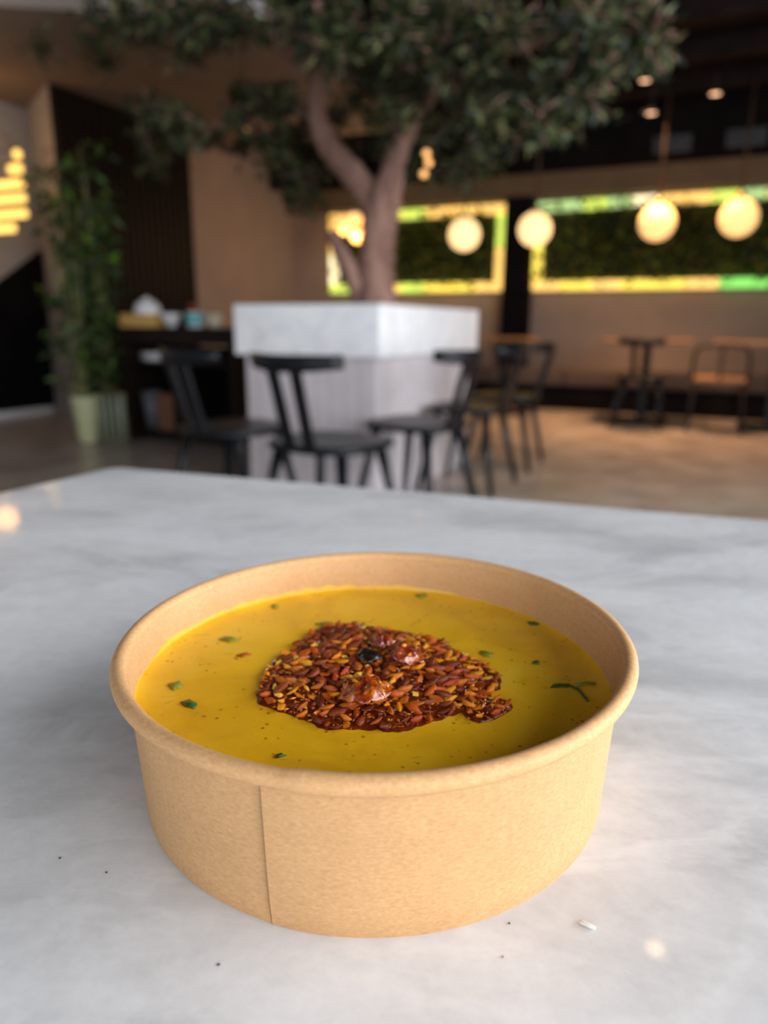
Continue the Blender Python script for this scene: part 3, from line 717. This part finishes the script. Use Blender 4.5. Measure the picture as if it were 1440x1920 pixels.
MB().lathe([(0.06, 0), (0.085, 0.27), (0.079, 0.27), (0.055, 0.01)], 24).build('body', M['grey_plastic'], e)
MB().lathe([(0.085, 0.262), (0.093, 0.266), (0.093, 0.275), (0.085, 0.278)], 24, cap0=False, cap1=False).build('lip', M['grey_plastic'], e)

# ================================================================ the marble table
TZ = 0.75
table = empty('marble_table', (0.0, 0.25, 0), 0)
tag(table, 'grey white marble table under the soup bowl in the foreground', 'table')
bm = bmesh.new()
c0 = Vector((-0.2569, 0.6657 - 0.25)); a1 = math.radians(18.3); a2 = math.radians(25.0)
e1 = Vector((math.cos(a1), -math.sin(a1))); e2 = Vector((-math.sin(a2), -math.cos(a2)))
poly = [c0, c0 + e1 * 0.95, c0 + e1 * 0.95 + e2 * 0.85, c0 + e2 * 0.85]
vb = [bm.verts.new((p.x, p.y, TZ - 0.03)) for p in poly]; vt = [bm.verts.new((p.x, p.y, TZ)) for p in poly]
bm.faces.new(vt[::-1]); bm.faces.new(vb)
for i in range(4): bm.faces.new((vb[i], vt[i], vt[(i + 1) % 4], vb[(i + 1) % 4]))
bmesh.ops.recalc_face_normals(bm, faces=bm.faces[:])
bmesh.ops.bevel(bm, geom=[e for e in bm.edges if abs(e.verts[0].co.z - e.verts[1].co.z) > 0.01], offset=0.014, segments=5, affect='EDGES', profile=0.5)
bmesh.ops.bevel(bm, geom=[e for e in bm.edges if e.verts[0].co.z > TZ - 1e-4 and e.verts[1].co.z > TZ - 1e-4], offset=0.003, segments=3, affect='EDGES', profile=0.5)
me = bpy.data.meshes.new('tabletop'); bm.to_mesh(me); bm.free(); me.materials.append(M['marble'])
top = bpy.data.objects.new('tabletop', me); col.objects.link(top); top.parent = table
MB().lathe([(0.05, 0.02), (0.04, 0.06), (0.04, 0.69), (0.12, 0.72)], 24, (0.05, -0.05, 0)).build('pedestal', M['stand'], table)
MB().lathe([(0.26, 0.0), (0.26, 0.012), (0.05, 0.03)], 40, (0.05, -0.05, 0)).build('foot_plate', M['stand'], table)

# ================================================================ the kraft paper bowl
BX, BY = -0.0024, 0.1976
RB, RT, HB = 0.0683, 0.0708, 0.0428          # foot radius, top radius, height of the rolled rim's centre
SEAM = math.radians(-109.0); RSEAM = math.radians(-102.0)
bowl = empty('paper_bowl', (BX, BY, TZ), 0)
tag(bowl, 'brown kraft paper bowl of yellow soup on the marble table', 'bowl')
def tilt(x, z): return 0.0011 * (x / 0.075) * (z / HB)
def smooth(x): x = max(0.0, min(1.0, x)); return x * x * (3 - 2 * x)
N = 180
def wall_ring(z, off, ply=True):
    r0 = RB + (RT - RB) * z / HB
    out = []
    for k in range(N + 1):
        d = 2 * math.pi * k / N
        a = SEAM + d
        r = r0 + off + (0.0009 * min(1.0, 0.2 + z / 0.012) * (1 - smooth(d / 0.5)) if ply else 0) + 0.00012 * noise.noise(Vector((math.cos(a) * 3, math.sin(a) * 3, z * 40)))
        x, y = r * math.cos(a), r * math.sin(a)
        out.append((x, y, z + tilt(x, z)))
    return out
zs = [0, 0.0008, 0.006, 0.014, 0.022, 0.030, 0.037, 0.0418]
vs = []; fs = []
rings = [wall_ring(z, -0.0004 if i == 0 else 0) for i, z in enumerate(zs)]
n1 = N + 1
for r in rings: vs += r
for i in range(len(rings) - 1):
    for k in range(N): fs.append((i * n1 + k, i * n1 + k + 1, (i + 1) * n1 + k + 1, (i + 1) * n1 + k))
MB().add(vs, fs, True).build('side_wall', M['kraft'], bowl)
# cut paper edge along the overlap, its shade painted on as dark brown
vs = []; fs = []
for i, z in enumerate(zs):
    p = Vector(rings[i][0]); q = Vector(rings[i][-1]); tdir = Vector((-math.sin(SEAM), math.cos(SEAM), 0))
    vs += [q - tdir * 0.0001, p + (p - q) * 0.02 - tdir * 0.00012]
for i in range(len(zs) - 1): fs.append((2 * i, 2 * i + 1, 2 * i + 3, 2 * i + 2))
MB().add(vs, fs).build('seam_edge', M['kraft_edge_shade'], bowl)
# inner lining and bottom
vs = []; fs = []
zi = [0.005, 0.015, 0.025, 0.032, 0.037, 0.0412, HB + 0.0008]
for z in zi: vs += wall_ring(z, -0.0006 if z < 0.042 else 0.0010, False)[:-1]
for i in range(len(zi) - 1):
    for k in range(N): fs.append((i * N + k, (i + 1) * N + k, (i + 1) * N + (k + 1) % N, i * N + (k + 1) % N))
fs.append(tuple(range(N)))
MB().add(vs, fs, True).build('lining', M['kraft'], bowl)
# rolled rim
vs = []; fs = []; K = 14
for k in range(N):
    a = RSEAM + 2 * math.pi * (k + 0.0) / N
    d = 2 * math.pi * k / N
    tr = 0.00215 + 0.00034 * (1 - smooth(d / 1.2))
    tr *= 1 + 0.03 * noise.noise(Vector((math.cos(a) * 9, math.sin(a) * 9, 2)))
    for j in range(K):
        b = 2 * math.pi * j / K
        r = 0.0728 + tr * math.cos(b); z = HB + tr * math.sin(b)
        x, y = r * math.cos(a), r * math.sin(a)
        vs.append((x, y, z + tilt(x, HB)))
for k in range(N):
    k2 = (k + 1) % N
    for j in range(K): fs.append((k * K + j, k2 * K + j, k2 * K + (j + 1) % K, k * K + (j + 1) % K))
MB().add(vs, fs, True).build('rolled_rim', M['kraft_rim'], bowl)

# ================================================================ soup
SZ = 0.0303
M['soup'] = mat('turmeric_soup', (0.66, 0.38, 0.012), 0.34, coat=0.15, spec=0.35)
m = M['soup']
big = noise_tex(m, coords(m), 38, 5, 0.6, 0.8)
c = ramp(m, big, [(0.30, (0.70, 0.35, 0.008)), (0.52, (0.83, 0.45, 0.010)), (0.75, (0.88, 0.52, 0.03))])
v = node(m, 'ShaderNodeTexVoronoi'); v.inputs['Scale'].default_value = 330
link(m, coords(m, (1, 1, 0.01)), v.inputs['Vector'])
sel = noise_tex(m, coords(m, (1, 1, 0.01)), 95, 2, 0.5)
spot = ramp(m, v.outputs['Distance'], [(0.10, (1, 1, 1)), (0.22, (0, 0, 0))])
sel = ramp(m, sel, [(0.46, (0, 0, 0)), (0.56, (1, 1, 1))])
mask = mix(m, 1.0, spot, sel, 'MULTIPLY')
c = mix(m, mask, c, (0.42, 0.15, 0.008))
gs = noise_tex(m, coords(m, (1, 2.2, 0.01), (0, 0, 0.3)), 120, 3, 0.6, 1.0)
gm = ramp(m, gs, [(0.66, (0, 0, 0)), (0.74, (0.6, 0.6, 0.6))])
c = mix(m, gm, c, (0.22, 0.24, 0.02))
link(m, c, bsdf(m).inputs['Base Color'])
bump(m, noise_tex(m, coords(m), 220, 4, 0.6), 0.12, 0.0006)
soup = empty('yellow_soup', (BX, BY, TZ + SZ), 0)
tag(soup, 'thick yellow soup with herb flecks filling the paper bowl', 'soup')
rs = [0.0001, 0.008, 0.016, 0.024, 0.032, 0.040, 0.048, 0.056, 0.062, 0.066, 0.068, 0.0690, 0.0696]
vs = []; fs = []; NS = 96
for r in rs:
    for k in range(NS):
        a = 2 * math.pi * k / NS
        x, y = r * math.cos(a), r * math.sin(a)
        z = 0.00025 * noise.noise(Vector((x * 60, y * 60, 0))) + (0.0007 * max(0, (r - 0.066) / 0.0036) ** 2)
        vs.append((x, y, z))
for i in range(len(rs) - 1):
    for k in range(NS): fs.append((i * NS + k, i * NS + (k + 1) % NS, (i + 1) * NS + (k + 1) % NS, (i + 1) * NS + k))
MB().add(vs, fs, True).build('surface', M['soup'], soup)
# film of soup that wetted the paper along the left and far side
M['soup_film'] = noisy('soup_film', (0.72, 0.44, 0.06), (0.70, 0.40, 0.03), 90, 0.35)
vs = []; fs = []
NF = 140
for k in range(NF + 1):
    a = math.radians(62 + 160 * k / NF)
    env = math.sin(math.pi * k / NF) ** 0.6
    hgt = (0.0022 + 0.0016 * noise.noise(Vector((a * 4, 1, 3))) + 0.0008 * noise.noise(Vector((a * 17, 5, 3)))) * env
    for j in range(4):
        z = SZ + 0.0004 + hgt * j / 3
        r = RB + (RT - RB) * z / HB - 0.00085 + 0.0002 * j / 3
        vs.append((r * math.cos(a), r * math.sin(a), z - SZ + tilt(r * math.cos(a), z)))
for k in range(NF):
    for j in range(3): fs.append((k * 4 + j, k * 4 + j + 1, k * 4 + 5 + j, k * 4 + 4 + j))
MB().add(vs, fs, True).build('film', M['soup_film'], soup)

# ---------------------------------------------------------------- chilli oil and crushed chilli topping
OIL = [(-33.0, -12.8), (-33.0, -3.4), (-32.2, 5.3), (-26.8, 13.6), (-23.7, 22.2), (-19.1, 32.2), (-9.7, 35.1), (1.2, 31.3), (9.9, 27.9), (13.2, 23.7), (22.2, 21.3), (25.0, 15.3), (31.6, 7.8), (37.2, -3.0), (35.4, -10.4), (31.0, -14.6), (25.5, -21.2), (18.5, -26.6), (9.9, -30.7), (7.2, -32.3), (-2.0, -31.9), (-10.7, -32.5), (-15.9, -29.0), (-23.8, -24.0), (-27.5, -21.8), (-32.0, -18.7)]
OC = Vector((0.0, 0.0))
closed = OIL + OIL[:1]
sm = spline([(x, y, 0) for x, y in closed], 5)[:-1]
oil_polar = sorted((math.atan2(p.y, p.x), p.length * 0.001) for p in sm)
def oil_r(a):
    k = 0
    n = len(oil_polar)
    for i in range(n):
        a0, r0 = oil_polar[i]; a1_, r1 = oil_polar[(i + 1) % n]
        if i == n - 1: a1_ += 2 * math.pi
        for aa in (a, a + 2 * math.pi):
            if a0 <= aa <= a1_:
                return r0 + (r1 - r0) * ((aa - a0) / (a1_ - a0 + 1e-9))
    return 0.03
def heap(f): return 0.0002 + 0.0026 * max(0.0, 1 - f * f)
M['oil'] = mat('chilli_oil', (0.085, 0.012, 0.003), 0.2, coat=0.3, spec=0.3)
of = noise_tex(M['oil'], coords(M['oil']), 300, 4, 0.6)
link(M['oil'], ramp(M['oil'], of, [(0.3, (0.07, 0.008, 0.002)), (0.55, (0.17, 0.025, 0.003)), (0.75, (0.34, 0.07, 0.006))]), bsdf(M['oil']).inputs['Base Color'])
bump(M['oil'], of, 0.4, 0.0006)
def oil_pool(rfun, x0, y0, hk, label, rag=0.03):
    vs = []; fs = []; NA = 160
    fr_ = [1.02, 0.99, 0.95, 0.88, 0.78, 0.62, 0.45, 0.28, 0.12, 0.001]
    for f in fr_:
        for k in range(NA):
            a = -math.pi + 2 * math.pi * k / NA
            r = rfun(a) * f * (1 + (rag * noise.noise(Vector((math.cos(a) * 14, math.sin(a) * 14, 0))) + rag * 0.6 * noise.noise(Vector((math.cos(a) * 40, math.sin(a) * 40, 4))) if f > 0.9 else 0))
            vs.append((r * math.cos(a), r * math.sin(a), -0.0003 if f > 1 else heap(f) * hk))
    for i in range(len(fr_) - 1):
        for k in range(NA): fs.append((i * NA + k, i * NA + (k + 1) % NA, (i + 1) * NA + (k + 1) % NA, (i + 1) * NA + k))
    o = MB().add(vs, fs, True).build('chilli_oil_pool', M['oil'], None, (BX + x0, BY + y0, TZ + SZ + 0.0003))
    return tag(o, label, 'chilli oil')
oil_pool(oil_r, 0, 0, 0.8, 'dark red chilli oil patch floating at the centre of the soup')
TAIL = [(27, -16), (31.4, -14.5), (35.3, -16.2), (38.6, -20.0), (34.7, -24.8), (28.3, -28.3), (24.5, -24.0)]
tsm = spline([(x - 31.5, y + 20.8, 0) for x, y in TAIL + TAIL[:1]], 5)[:-1]
tail_polar = sorted((math.atan2(p.y, p.x), p.length * 0.001) for p in tsm)
def tail_r(a):
    n = len(tail_polar)
    for i in range(n):
        a0, r0 = tail_polar[i]; a1_, r1 = tail_polar[(i + 1) % n]
        if i == n - 1: a1_ += 2 * math.pi
        for aa in (a, a + 2 * math.pi):
            if a0 <= aa <= a1_: return r0 + (r1 - r0) * ((aa - a0) / (a1_ - a0 + 1e-9))
    return 0.006
oil_pool(tail_r, 0.0315, -0.0208, 0.45, 'small dark red oil patch at the right tip of the topping')

def flake_mat(name, stops, rough=0.28):
    m = mat(name, stops[0][1], 0.34, coat=0.15, spec=0.28)
    oi = node(m, 'ShaderNodeObjectInfo')
    nf = noise_tex(m, coords(m), 420, 3, 0.6)
    c = ramp(m, oi.outputs['Random'], stops)
    k = ramp(m, nf, [(0.3, (0.55, 0.5, 0.5)), (0.7, (1.15, 1.15, 1.15))])
    link(m, mix(m, 1.0, c, k, 'MULTIPLY'), bsdf(m).inputs['Base Color'])
    bump(m, nf, 0.35, 0.0005)
    return m
FM = [flake_mat('flake_dark', [(0, (0.13, 0.014, 0.002)), (0.5, (0.24, 0.034, 0.003)), (1, (0.32, 0.06, 0.006))]),
      flake_mat('flake_red', [(0, (0.48, 0.055, 0.003)), (0.5, (0.60, 0.11, 0.004)), (1, (0.52, 0.14, 0.012))]),
      flake_mat('flake_orange', [(0, (0.80, 0.20, 0.004)), (0.5, (0.88, 0.29, 0.006)), (1, (0.82, 0.36, 0.02))]),
      flake_mat('flake_gold', [(0, (0.90, 0.46, 0.02)), (1, (0.90, 0.60, 0.10))])]
def flake_mesh(seed, mt, flat):
    r = random.Random(seed)
    bm = bmesh.new()
    bmesh.ops.create_uvsphere(bm, u_segments=7, v_segments=4, radius=1)
    for v in bm.verts:
        x, y, z = v.co
        k = 1 - 0.35 * abs(z) ** 2
        v.co = Vector((z * (1 + r.uniform(-.25, .25)), x * 0.52 * k * (1 + r.uniform(-.45, .45)), y * flat * k * (1 + r.uniform(-.35, .35))))
        v.co.z += 0.15 * v.co.x ** 2
    me = bpy.data.meshes.new('flake'); bm.to_mesh(me); bm.free()
    me.polygons.foreach_set('use_smooth', [seed % 2 != 0] * len(me.polygons))
    me.materials.append(mt)
    return me
fmesh = [[flake_mesh(10 * i + j, FM[i], (0.42, 0.3, 0.2, 0.5)[j]) for j in range(4)] for i in range(4)]
fl_names = [('chilli_flake', 'dark brown oily chilli flake in the heap on the soup', 'dark chilli flakes on the soup'),
            ('chilli_flake', 'red oily chilli flake in the heap on the soup', 'red chilli flakes on the soup'),
            ('chilli_flake', 'orange oily chilli flake in the heap on the soup', 'orange chilli flakes on the soup'),
            ('chilli_seed', 'pale golden chilli seed in the heap on the soup', 'golden chilli seeds on the soup')]
rng = random.Random(21)
pts = []
tries = 0
while len(pts) < 286 and tries < 60000:
    tries += 1
    x, y = rng.uniform(-0.036, 0.040), rng.uniform(-0.034, 0.036)
    a = math.atan2(y, x); R_ = oil_r(a); f = math.hypot(x, y) / R_
    if f > 0.99: continue
    md = 0.00265 if tries < 30000 else 0.0022
    if any((x - p[0]) ** 2 + (y - p[1]) ** 2 < md * md for p in pts): continue
    pts.append((x, y, f))
tail_pts = []
while len(tail_pts) < 14:
    a = rng.uniform(-math.pi, math.pi); q = math.sqrt(rng.random()) * 0.88
    x, y = 0.0315 + tail_r(a) * q * math.cos(a), -0.0208 + tail_r(a) * q * math.sin(a)
    if all((x - p[0]) ** 2 + (y - p[1]) ** 2 > 0.0022 ** 2 for p in tail_pts): tail_pts.append((x, y, 0.9))
pts += tail_pts
for (x, y, f) in pts:
    u = rng.random()
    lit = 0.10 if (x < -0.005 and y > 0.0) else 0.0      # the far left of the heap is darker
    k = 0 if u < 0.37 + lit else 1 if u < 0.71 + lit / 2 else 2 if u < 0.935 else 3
    me = fmesh[k][rng.randrange(4)]
    nm, lab, grp = fl_names[k]
    o = bpy.data.objects.new(nm, me); col.objects.link(o)
    sc_ = rng.uniform(0.0018, 0.0029) * (0.8 if f > 0.85 else 1.0) * (0.68 if k == 3 else 1)
    o.scale = (sc_, sc_ * rng.uniform(0.8, 1.15), sc_)
    o.location = (BX + x, BY + y, TZ + SZ + 0.0003 + heap(f) + sc_ * 0.15)
    o.rotation_euler = (rng.uniform(-.5, .5), rng.uniform(-.4, .4), rng.gauss(0.25, 0.7))
    tag(o, lab, 'chilli flake' if k < 3 else 'seed', grp)
# finer crumbs that fill the gaps
M['crumb_mix'] = mat('chilli_crumb_mix', (0.12, 0.03, 0.01), 0.3, coat=0.3)
island_color(M['crumb_mix'], [(0.0, (0.06, 0.008, 0.002)), (0.4, (0.20, 0.028, 0.003)), (0.7, (0.50, 0.09, 0.005)), (0.93, (0.80, 0.26, 0.01)), (1.0, (0.85, 0.52, 0.08))])
cr = MB()
for _ in range(2600):
    a = rng.uniform(-math.pi, math.pi); f = math.sqrt(rng.random()) * 1.0
    r = oil_r(a) * f
    c = Vector((r * math.cos(a), r * math.sin(a), heap(f) + rng.uniform(-0.0004, 0.0005)))
    if _ >= 2400:
        r = tail_r(a) * f; c = Vector((0.0315 + r * math.cos(a), -0.0208 + r * math.sin(a), heap(f) * 0.45 + rng.uniform(-0.0002, 0.0004)))
    L = rng.uniform(0.0005, 0.0011)
    q = Matrix.Rotation(rng.uniform(0, 6.28), 3, 'Z') @ Matrix.Rotation(rng.uniform(-.8, .8), 3, 'X')
    pv = [(L, 0, 0), (-L, 0, 0), (0, L * .5, 0), (0, -L * .5, 0), (0, 0, L * .35), (0, 0, -L * .35)]
    cr.add([c + q @ Vector((p[0] * rng.uniform(.8, 1.2), p[1] * rng.uniform(.7, 1.3), p[2])) for p in pv],
           [(0, 2, 4), (2, 1, 4), (1, 3, 4), (3, 0, 4), (2, 0, 5), (1, 2, 5), (3, 1, 5), (0, 3, 5)])
o = cr.build('chilli_crumbs', M['crumb_mix'], None, (BX, BY, TZ + SZ + 0.0003))
tag(o, 'fine red brown chilli crumbs between the flakes on the soup', 'chilli crumbs', None, 'stuff')

# crisp curled pieces of chilli skin on top, plus a black sheet as shade
def skin_mat(name, c1, c2, c3):
    m = mat(name, c1, 0.16, coat=0.8, spec=0.5)
    f = noise_tex(m, coords(m), 330, 4, 0.6, 0.8)
    link(m, ramp(m, f, [(0.32, c1), (0.52, c2), (0.70, c3)]), bsdf(m).inputs['Base Color'])
    bump(m, f, 0.5, 0.0008)
    return m
M['skin_red'] = skin_mat('crisp_chilli_skin', (0.10, 0.008, 0.004), (0.26, 0.03, 0.008), (0.50, 0.14, 0.015))
M['skin_amber'] = skin_mat('crisp_amber_skin', (0.17, 0.012, 0.003), (0.36, 0.055, 0.006), (0.68, 0.25, 0.015))
M['gap_shade'] = skin_mat('gap_shade_black', (0.006, 0.004, 0.004), (0.018, 0.012, 0.008), (0.05, 0.04, 0.015))  # near-black colour stands for the shade in a gap of the heap
def chilli_piece(x, y, w, l, h, rz, mt, seed, label, nseed, zoff=0.0):
    e = empty('chilli_piece', (BX + x * .001, BY + y * .001, TZ + SZ + 0.0003 + heap(math.hypot(x, y) * .001 / oil_r(math.atan2(y, x))) + zoff), math.radians(rz))
    tag(e, label, 'chilli piece')
    w *= .001; l *= .001; h *= .001
    n = 18; vs = []; fs = []
    for i in range(n + 1):
        for j in range(n + 1):
            a = -1 + 2 * i / n; b = -1 + 2 * j / n
            # disc-like irregular outline
            aa = a * math.sqrt(1 - b * b / 2); bb = b * math.sqrt(1 - a * a / 2)
            k = 1 + 0.26 * noise.noise(Vector((aa * 2 + seed, bb * 2, 0))) + 0.10 * noise.noise(Vector((aa * 6 + seed, bb * 6, 0)))
            z = h * (1 - 0.85 * aa * aa - 0.55 * bb * bb) + h * 0.42 * noise.noise(Vector((aa * 2.4, bb * 2.4, seed))) + h * 0.24 * noise.noise(Vector((aa * 6, bb * 6, seed)))
            vs.append((aa * w / 2 * k, bb * l / 2 * k, z))
    for i in range(n):
        for j in range(n):
            fs.append((i * (n + 1) + j, (i + 1) * (n + 1) + j, (i + 1) * (n + 1) + j + 1, i * (n + 1) + j + 1))
    o = MB().add(vs, fs, True).build('skin', mt, e)
    md = o.modifiers.new('thickness', 'SOLIDIFY'); md.thickness = 0.0004
    r = random.Random(seed)
    for k in range(nseed):
        a, b = r.uniform(-.65, .65), r.uniform(-.65, .65)
        s_ = bpy.data.objects.new('seed', fmesh[2 + k % 2][r.randrange(4)]); col.objects.link(s_); s_.parent = e
        q = r.uniform(0.0008, 0.0014)
        s_.scale = (q, q, q); s_.rotation_euler = (r.uniform(-.4, .4), r.uniform(-.4, .4), r.uniform(0, 3))
        s_.location = (a * w / 2, b * l / 2, h * (1 - 0.85 * a * a - 0.55 * b * b) + 0.0004)
    return e
chilli_piece(-2.6, -18.5, 15.5, 15, 4.6, 12, M['skin_amber'], 3, 'largest crisp chilli piece with shiny amber skin at the front of the heap', 6)
chilli_piece(9.0, 2.0, 12.5, 13, 4.4, -20, M['skin_red'], 8, 'crisp red chilli piece with glossy highlights right of the heap centre', 4, 0.0006)
chilli_piece(2.4, 10.5, 7.0, 8.5, 4.6, 35, M['skin_red'], 14, 'small rounded dark red chilli piece behind the others', 0, 0.0006)
chilli_piece(-1.6, 2.0, 7.5, 8, 2.0, 50, M['gap_shade'], 19, 'black curled sheet for the shaded gap at the middle of the heap', 0, 0.0008)  # sheet put in to paint the dark void beside the red piece
chilli_piece(33.5, -19.5, 6.5, 5.0, 1.1, 20, M['skin_red'], 27, 'flat dark chilli piece at the right tip of the oil patch', 2)

# herb bits floating in the soup
M['herb'] = noisy('herb_leaf', (0.015, 0.06, 0.008), (0.035, 0.10, 0.015), 300, 0.35)
M['herb_soft'] = noisy('herb_soaked', (0.16, 0.19, 0.015), (0.22, 0.24, 0.02), 300, 0.35)
M['red_bit'] = noisy('red_bit', (0.30, 0.05, 0.005), (0.38, 0.08, 0.01), 300, 0.3)
def herb(x, y, w, l, rz, mt, label, seed, cat='herb'):
    n = 12; vs = [(0, 0, 0.0004)]
    for k in range(n):
        a = 2 * math.pi * k / n
        q = 1 + 0.9 * noise.noise(Vector((math.cos(a) * 1.5 + seed * 3.1, math.sin(a) * 1.5, seed * 1.37)))
        vs.append((math.cos(a) * l * .0005 * q, math.sin(a) * w * .0005 * q, 0.00005))
    n0 = len(vs)
    vs += [(p[0], p[1], p[2] - 0.0003) for p in vs]
    fs = [(0, 1 + k, 1 + (k + 1) % n) for k in range(n)] + [(n0, n0 + 1 + (k + 1) % n, n0 + 1 + k) for k in range(n)]
    fs += [(1 + k, n0 + 1 + k, n0 + 1 + (k + 1) % n, 1 + (k + 1) % n) for k in range(n)]
    o = MB().add(vs, fs, True).build('herb_leaf' if cat == 'herb' else 'chilli_flake', mt, None, (BX + x * .001, BY + y * .001, TZ + SZ + 0.00035), math.radians(rz))
    return tag(o, label, cat, 'herb bits in the soup' if cat == 'herb' else None)
herb(-51.2, -20.5, 4.2, 3.8, 70, M['herb'], 'dark green herb leaf near the left front of the soup', 1)
herb(54.6, -8.3, 2.6, 5.6, 5, M['herb'], 'largest dark green herb leaf at the right of the soup', 2)
sprig = empty('herb_sprig', (BX + .0592, BY - .0113, TZ + SZ + 0.0004), 0)
tag(sprig, 'thin forked green herb sprig beside the right herb leaf', 'herb', 'herb bits in the soup')
MB().tube([(-0.002, 0.003, 0), (0.0, 0.0, 0.0002), (0.001, -0.006, 0)], 0.00035, 6).build('stalk', M['herb'], sprig)
MB().tube([(-0.001, 0.002, 0.0001), (0.003, 0.004, 0.0003), (0.006, 0.004, 0)], 0.0004, 6).build('side_stalk', M['herb_soft'], sprig)
herb(-58.2, -10.0, 4.6, 3.4, 40, M['herb_soft'], 'soaked green herb bit by the left wall of the bowl', 3)
herb(-38.3, 51.3, 4.2, 2.6, 20, M['herb_soft'], 'green herb bit near the far left of the soup', 4)
herb(55.8, 36.9, 2.2, 4.6, -25, M['herb'], 'narrow green herb leaf near the far right of the soup', 5)
herb(35.9, 12.0, 4.6, 3.2, 60, M['herb_soft'], 'dull green herb bit just right of the chilli heap', 6)
herb(17.2, 62.7, 4.0, 4.4, 0, M['herb_soft'], 'soaked herb bit at the far edge of the soup', 7)
herb(-18.0, 35.4, 2.6, 5.2, 10, M['herb_soft'], 'soaked herb bit just behind the chilli heap', 8)
herb(-49.0, 21.7, 3.4, 6.0, 0, M['herb_soft'], 'pale soaked herb bit at the left middle of the soup', 9)
herb(50.6, 6.7, 1.6, 2.6, 30, M['herb'], 'tiny green herb bit behind the largest right herb leaf', 10)
herb(-22.6, -44.3, 1.8, 2.2, 30, M['herb'], 'tiny dark herb bit at the front of the soup', 11)
herb(-42.0, 10.3, 2.6, 3.4, 10, M['red_bit'], 'lone red chilli flake floating left of the heap', 12, 'chilli flake')

# ---------------------------------------------------------------- crumbs on the marble
M['grain'] = noisy('white_grain', (0.72, 0.70, 0.62), (0.80, 0.78, 0.70), 200, 0.4)
o = MB().tube(spline([(-0.0016, 0.0012, 0.0005), (0, 0.0001, 0.0006), (0.0016, -0.0008, 0.0005)], 4), [0.0003, 0.0005, 0.00055, 0.00055, 0.00055, 0.00055, 0.0005, 0.0004, 0.0003], 8).build('rice_grain', M['grain'], None, (0.0472, 0.1331, TZ))
tag(o, 'small white grain lying on the marble right of the bowl', 'crumb')
M['dark_crumb'] = noisy('dark_crumb', (0.05, 0.035, 0.03), (0.09, 0.06, 0.05), 200, 0.7)
M['rust_crumb'] = noisy('rust_crumb', (0.35, 0.13, 0.07), (0.42, 0.17, 0.1), 200, 0.6)
for i, (x, y, mt, lab) in enumerate(((-0.0822, 0.1533, 'dark_crumb', 'tiny dark crumb on the marble at the far left'),
                                     (-0.0685, 0.1485, 'dark_crumb', 'tiny dark crumb on the marble left of the bowl foot'),
                                     (-0.0346, 0.1224, 'dark_crumb', 'tiny dark crumb on the marble in front of the bowl'),
                                     (0.0295, 0.1339, 'dark_crumb', 'tiny dark crumb on the marble close to the bowl foot'),
                                     (0.0266, 0.1249, 'rust_crumb', 'tiny rust coloured crumb on the marble'))):
    r = random.Random(i); mb = MB()
    mb.sphere((0, 0, 0.0002), 0.00028, 8, 6, (r.uniform(.8, 1.3), r.uniform(.7, 1.1), 0.7))
    tag(mb.build('crumb', M[mt], None, (x, y, TZ), r.uniform(0, 3)), lab, 'crumb', 'crumbs on the marble')
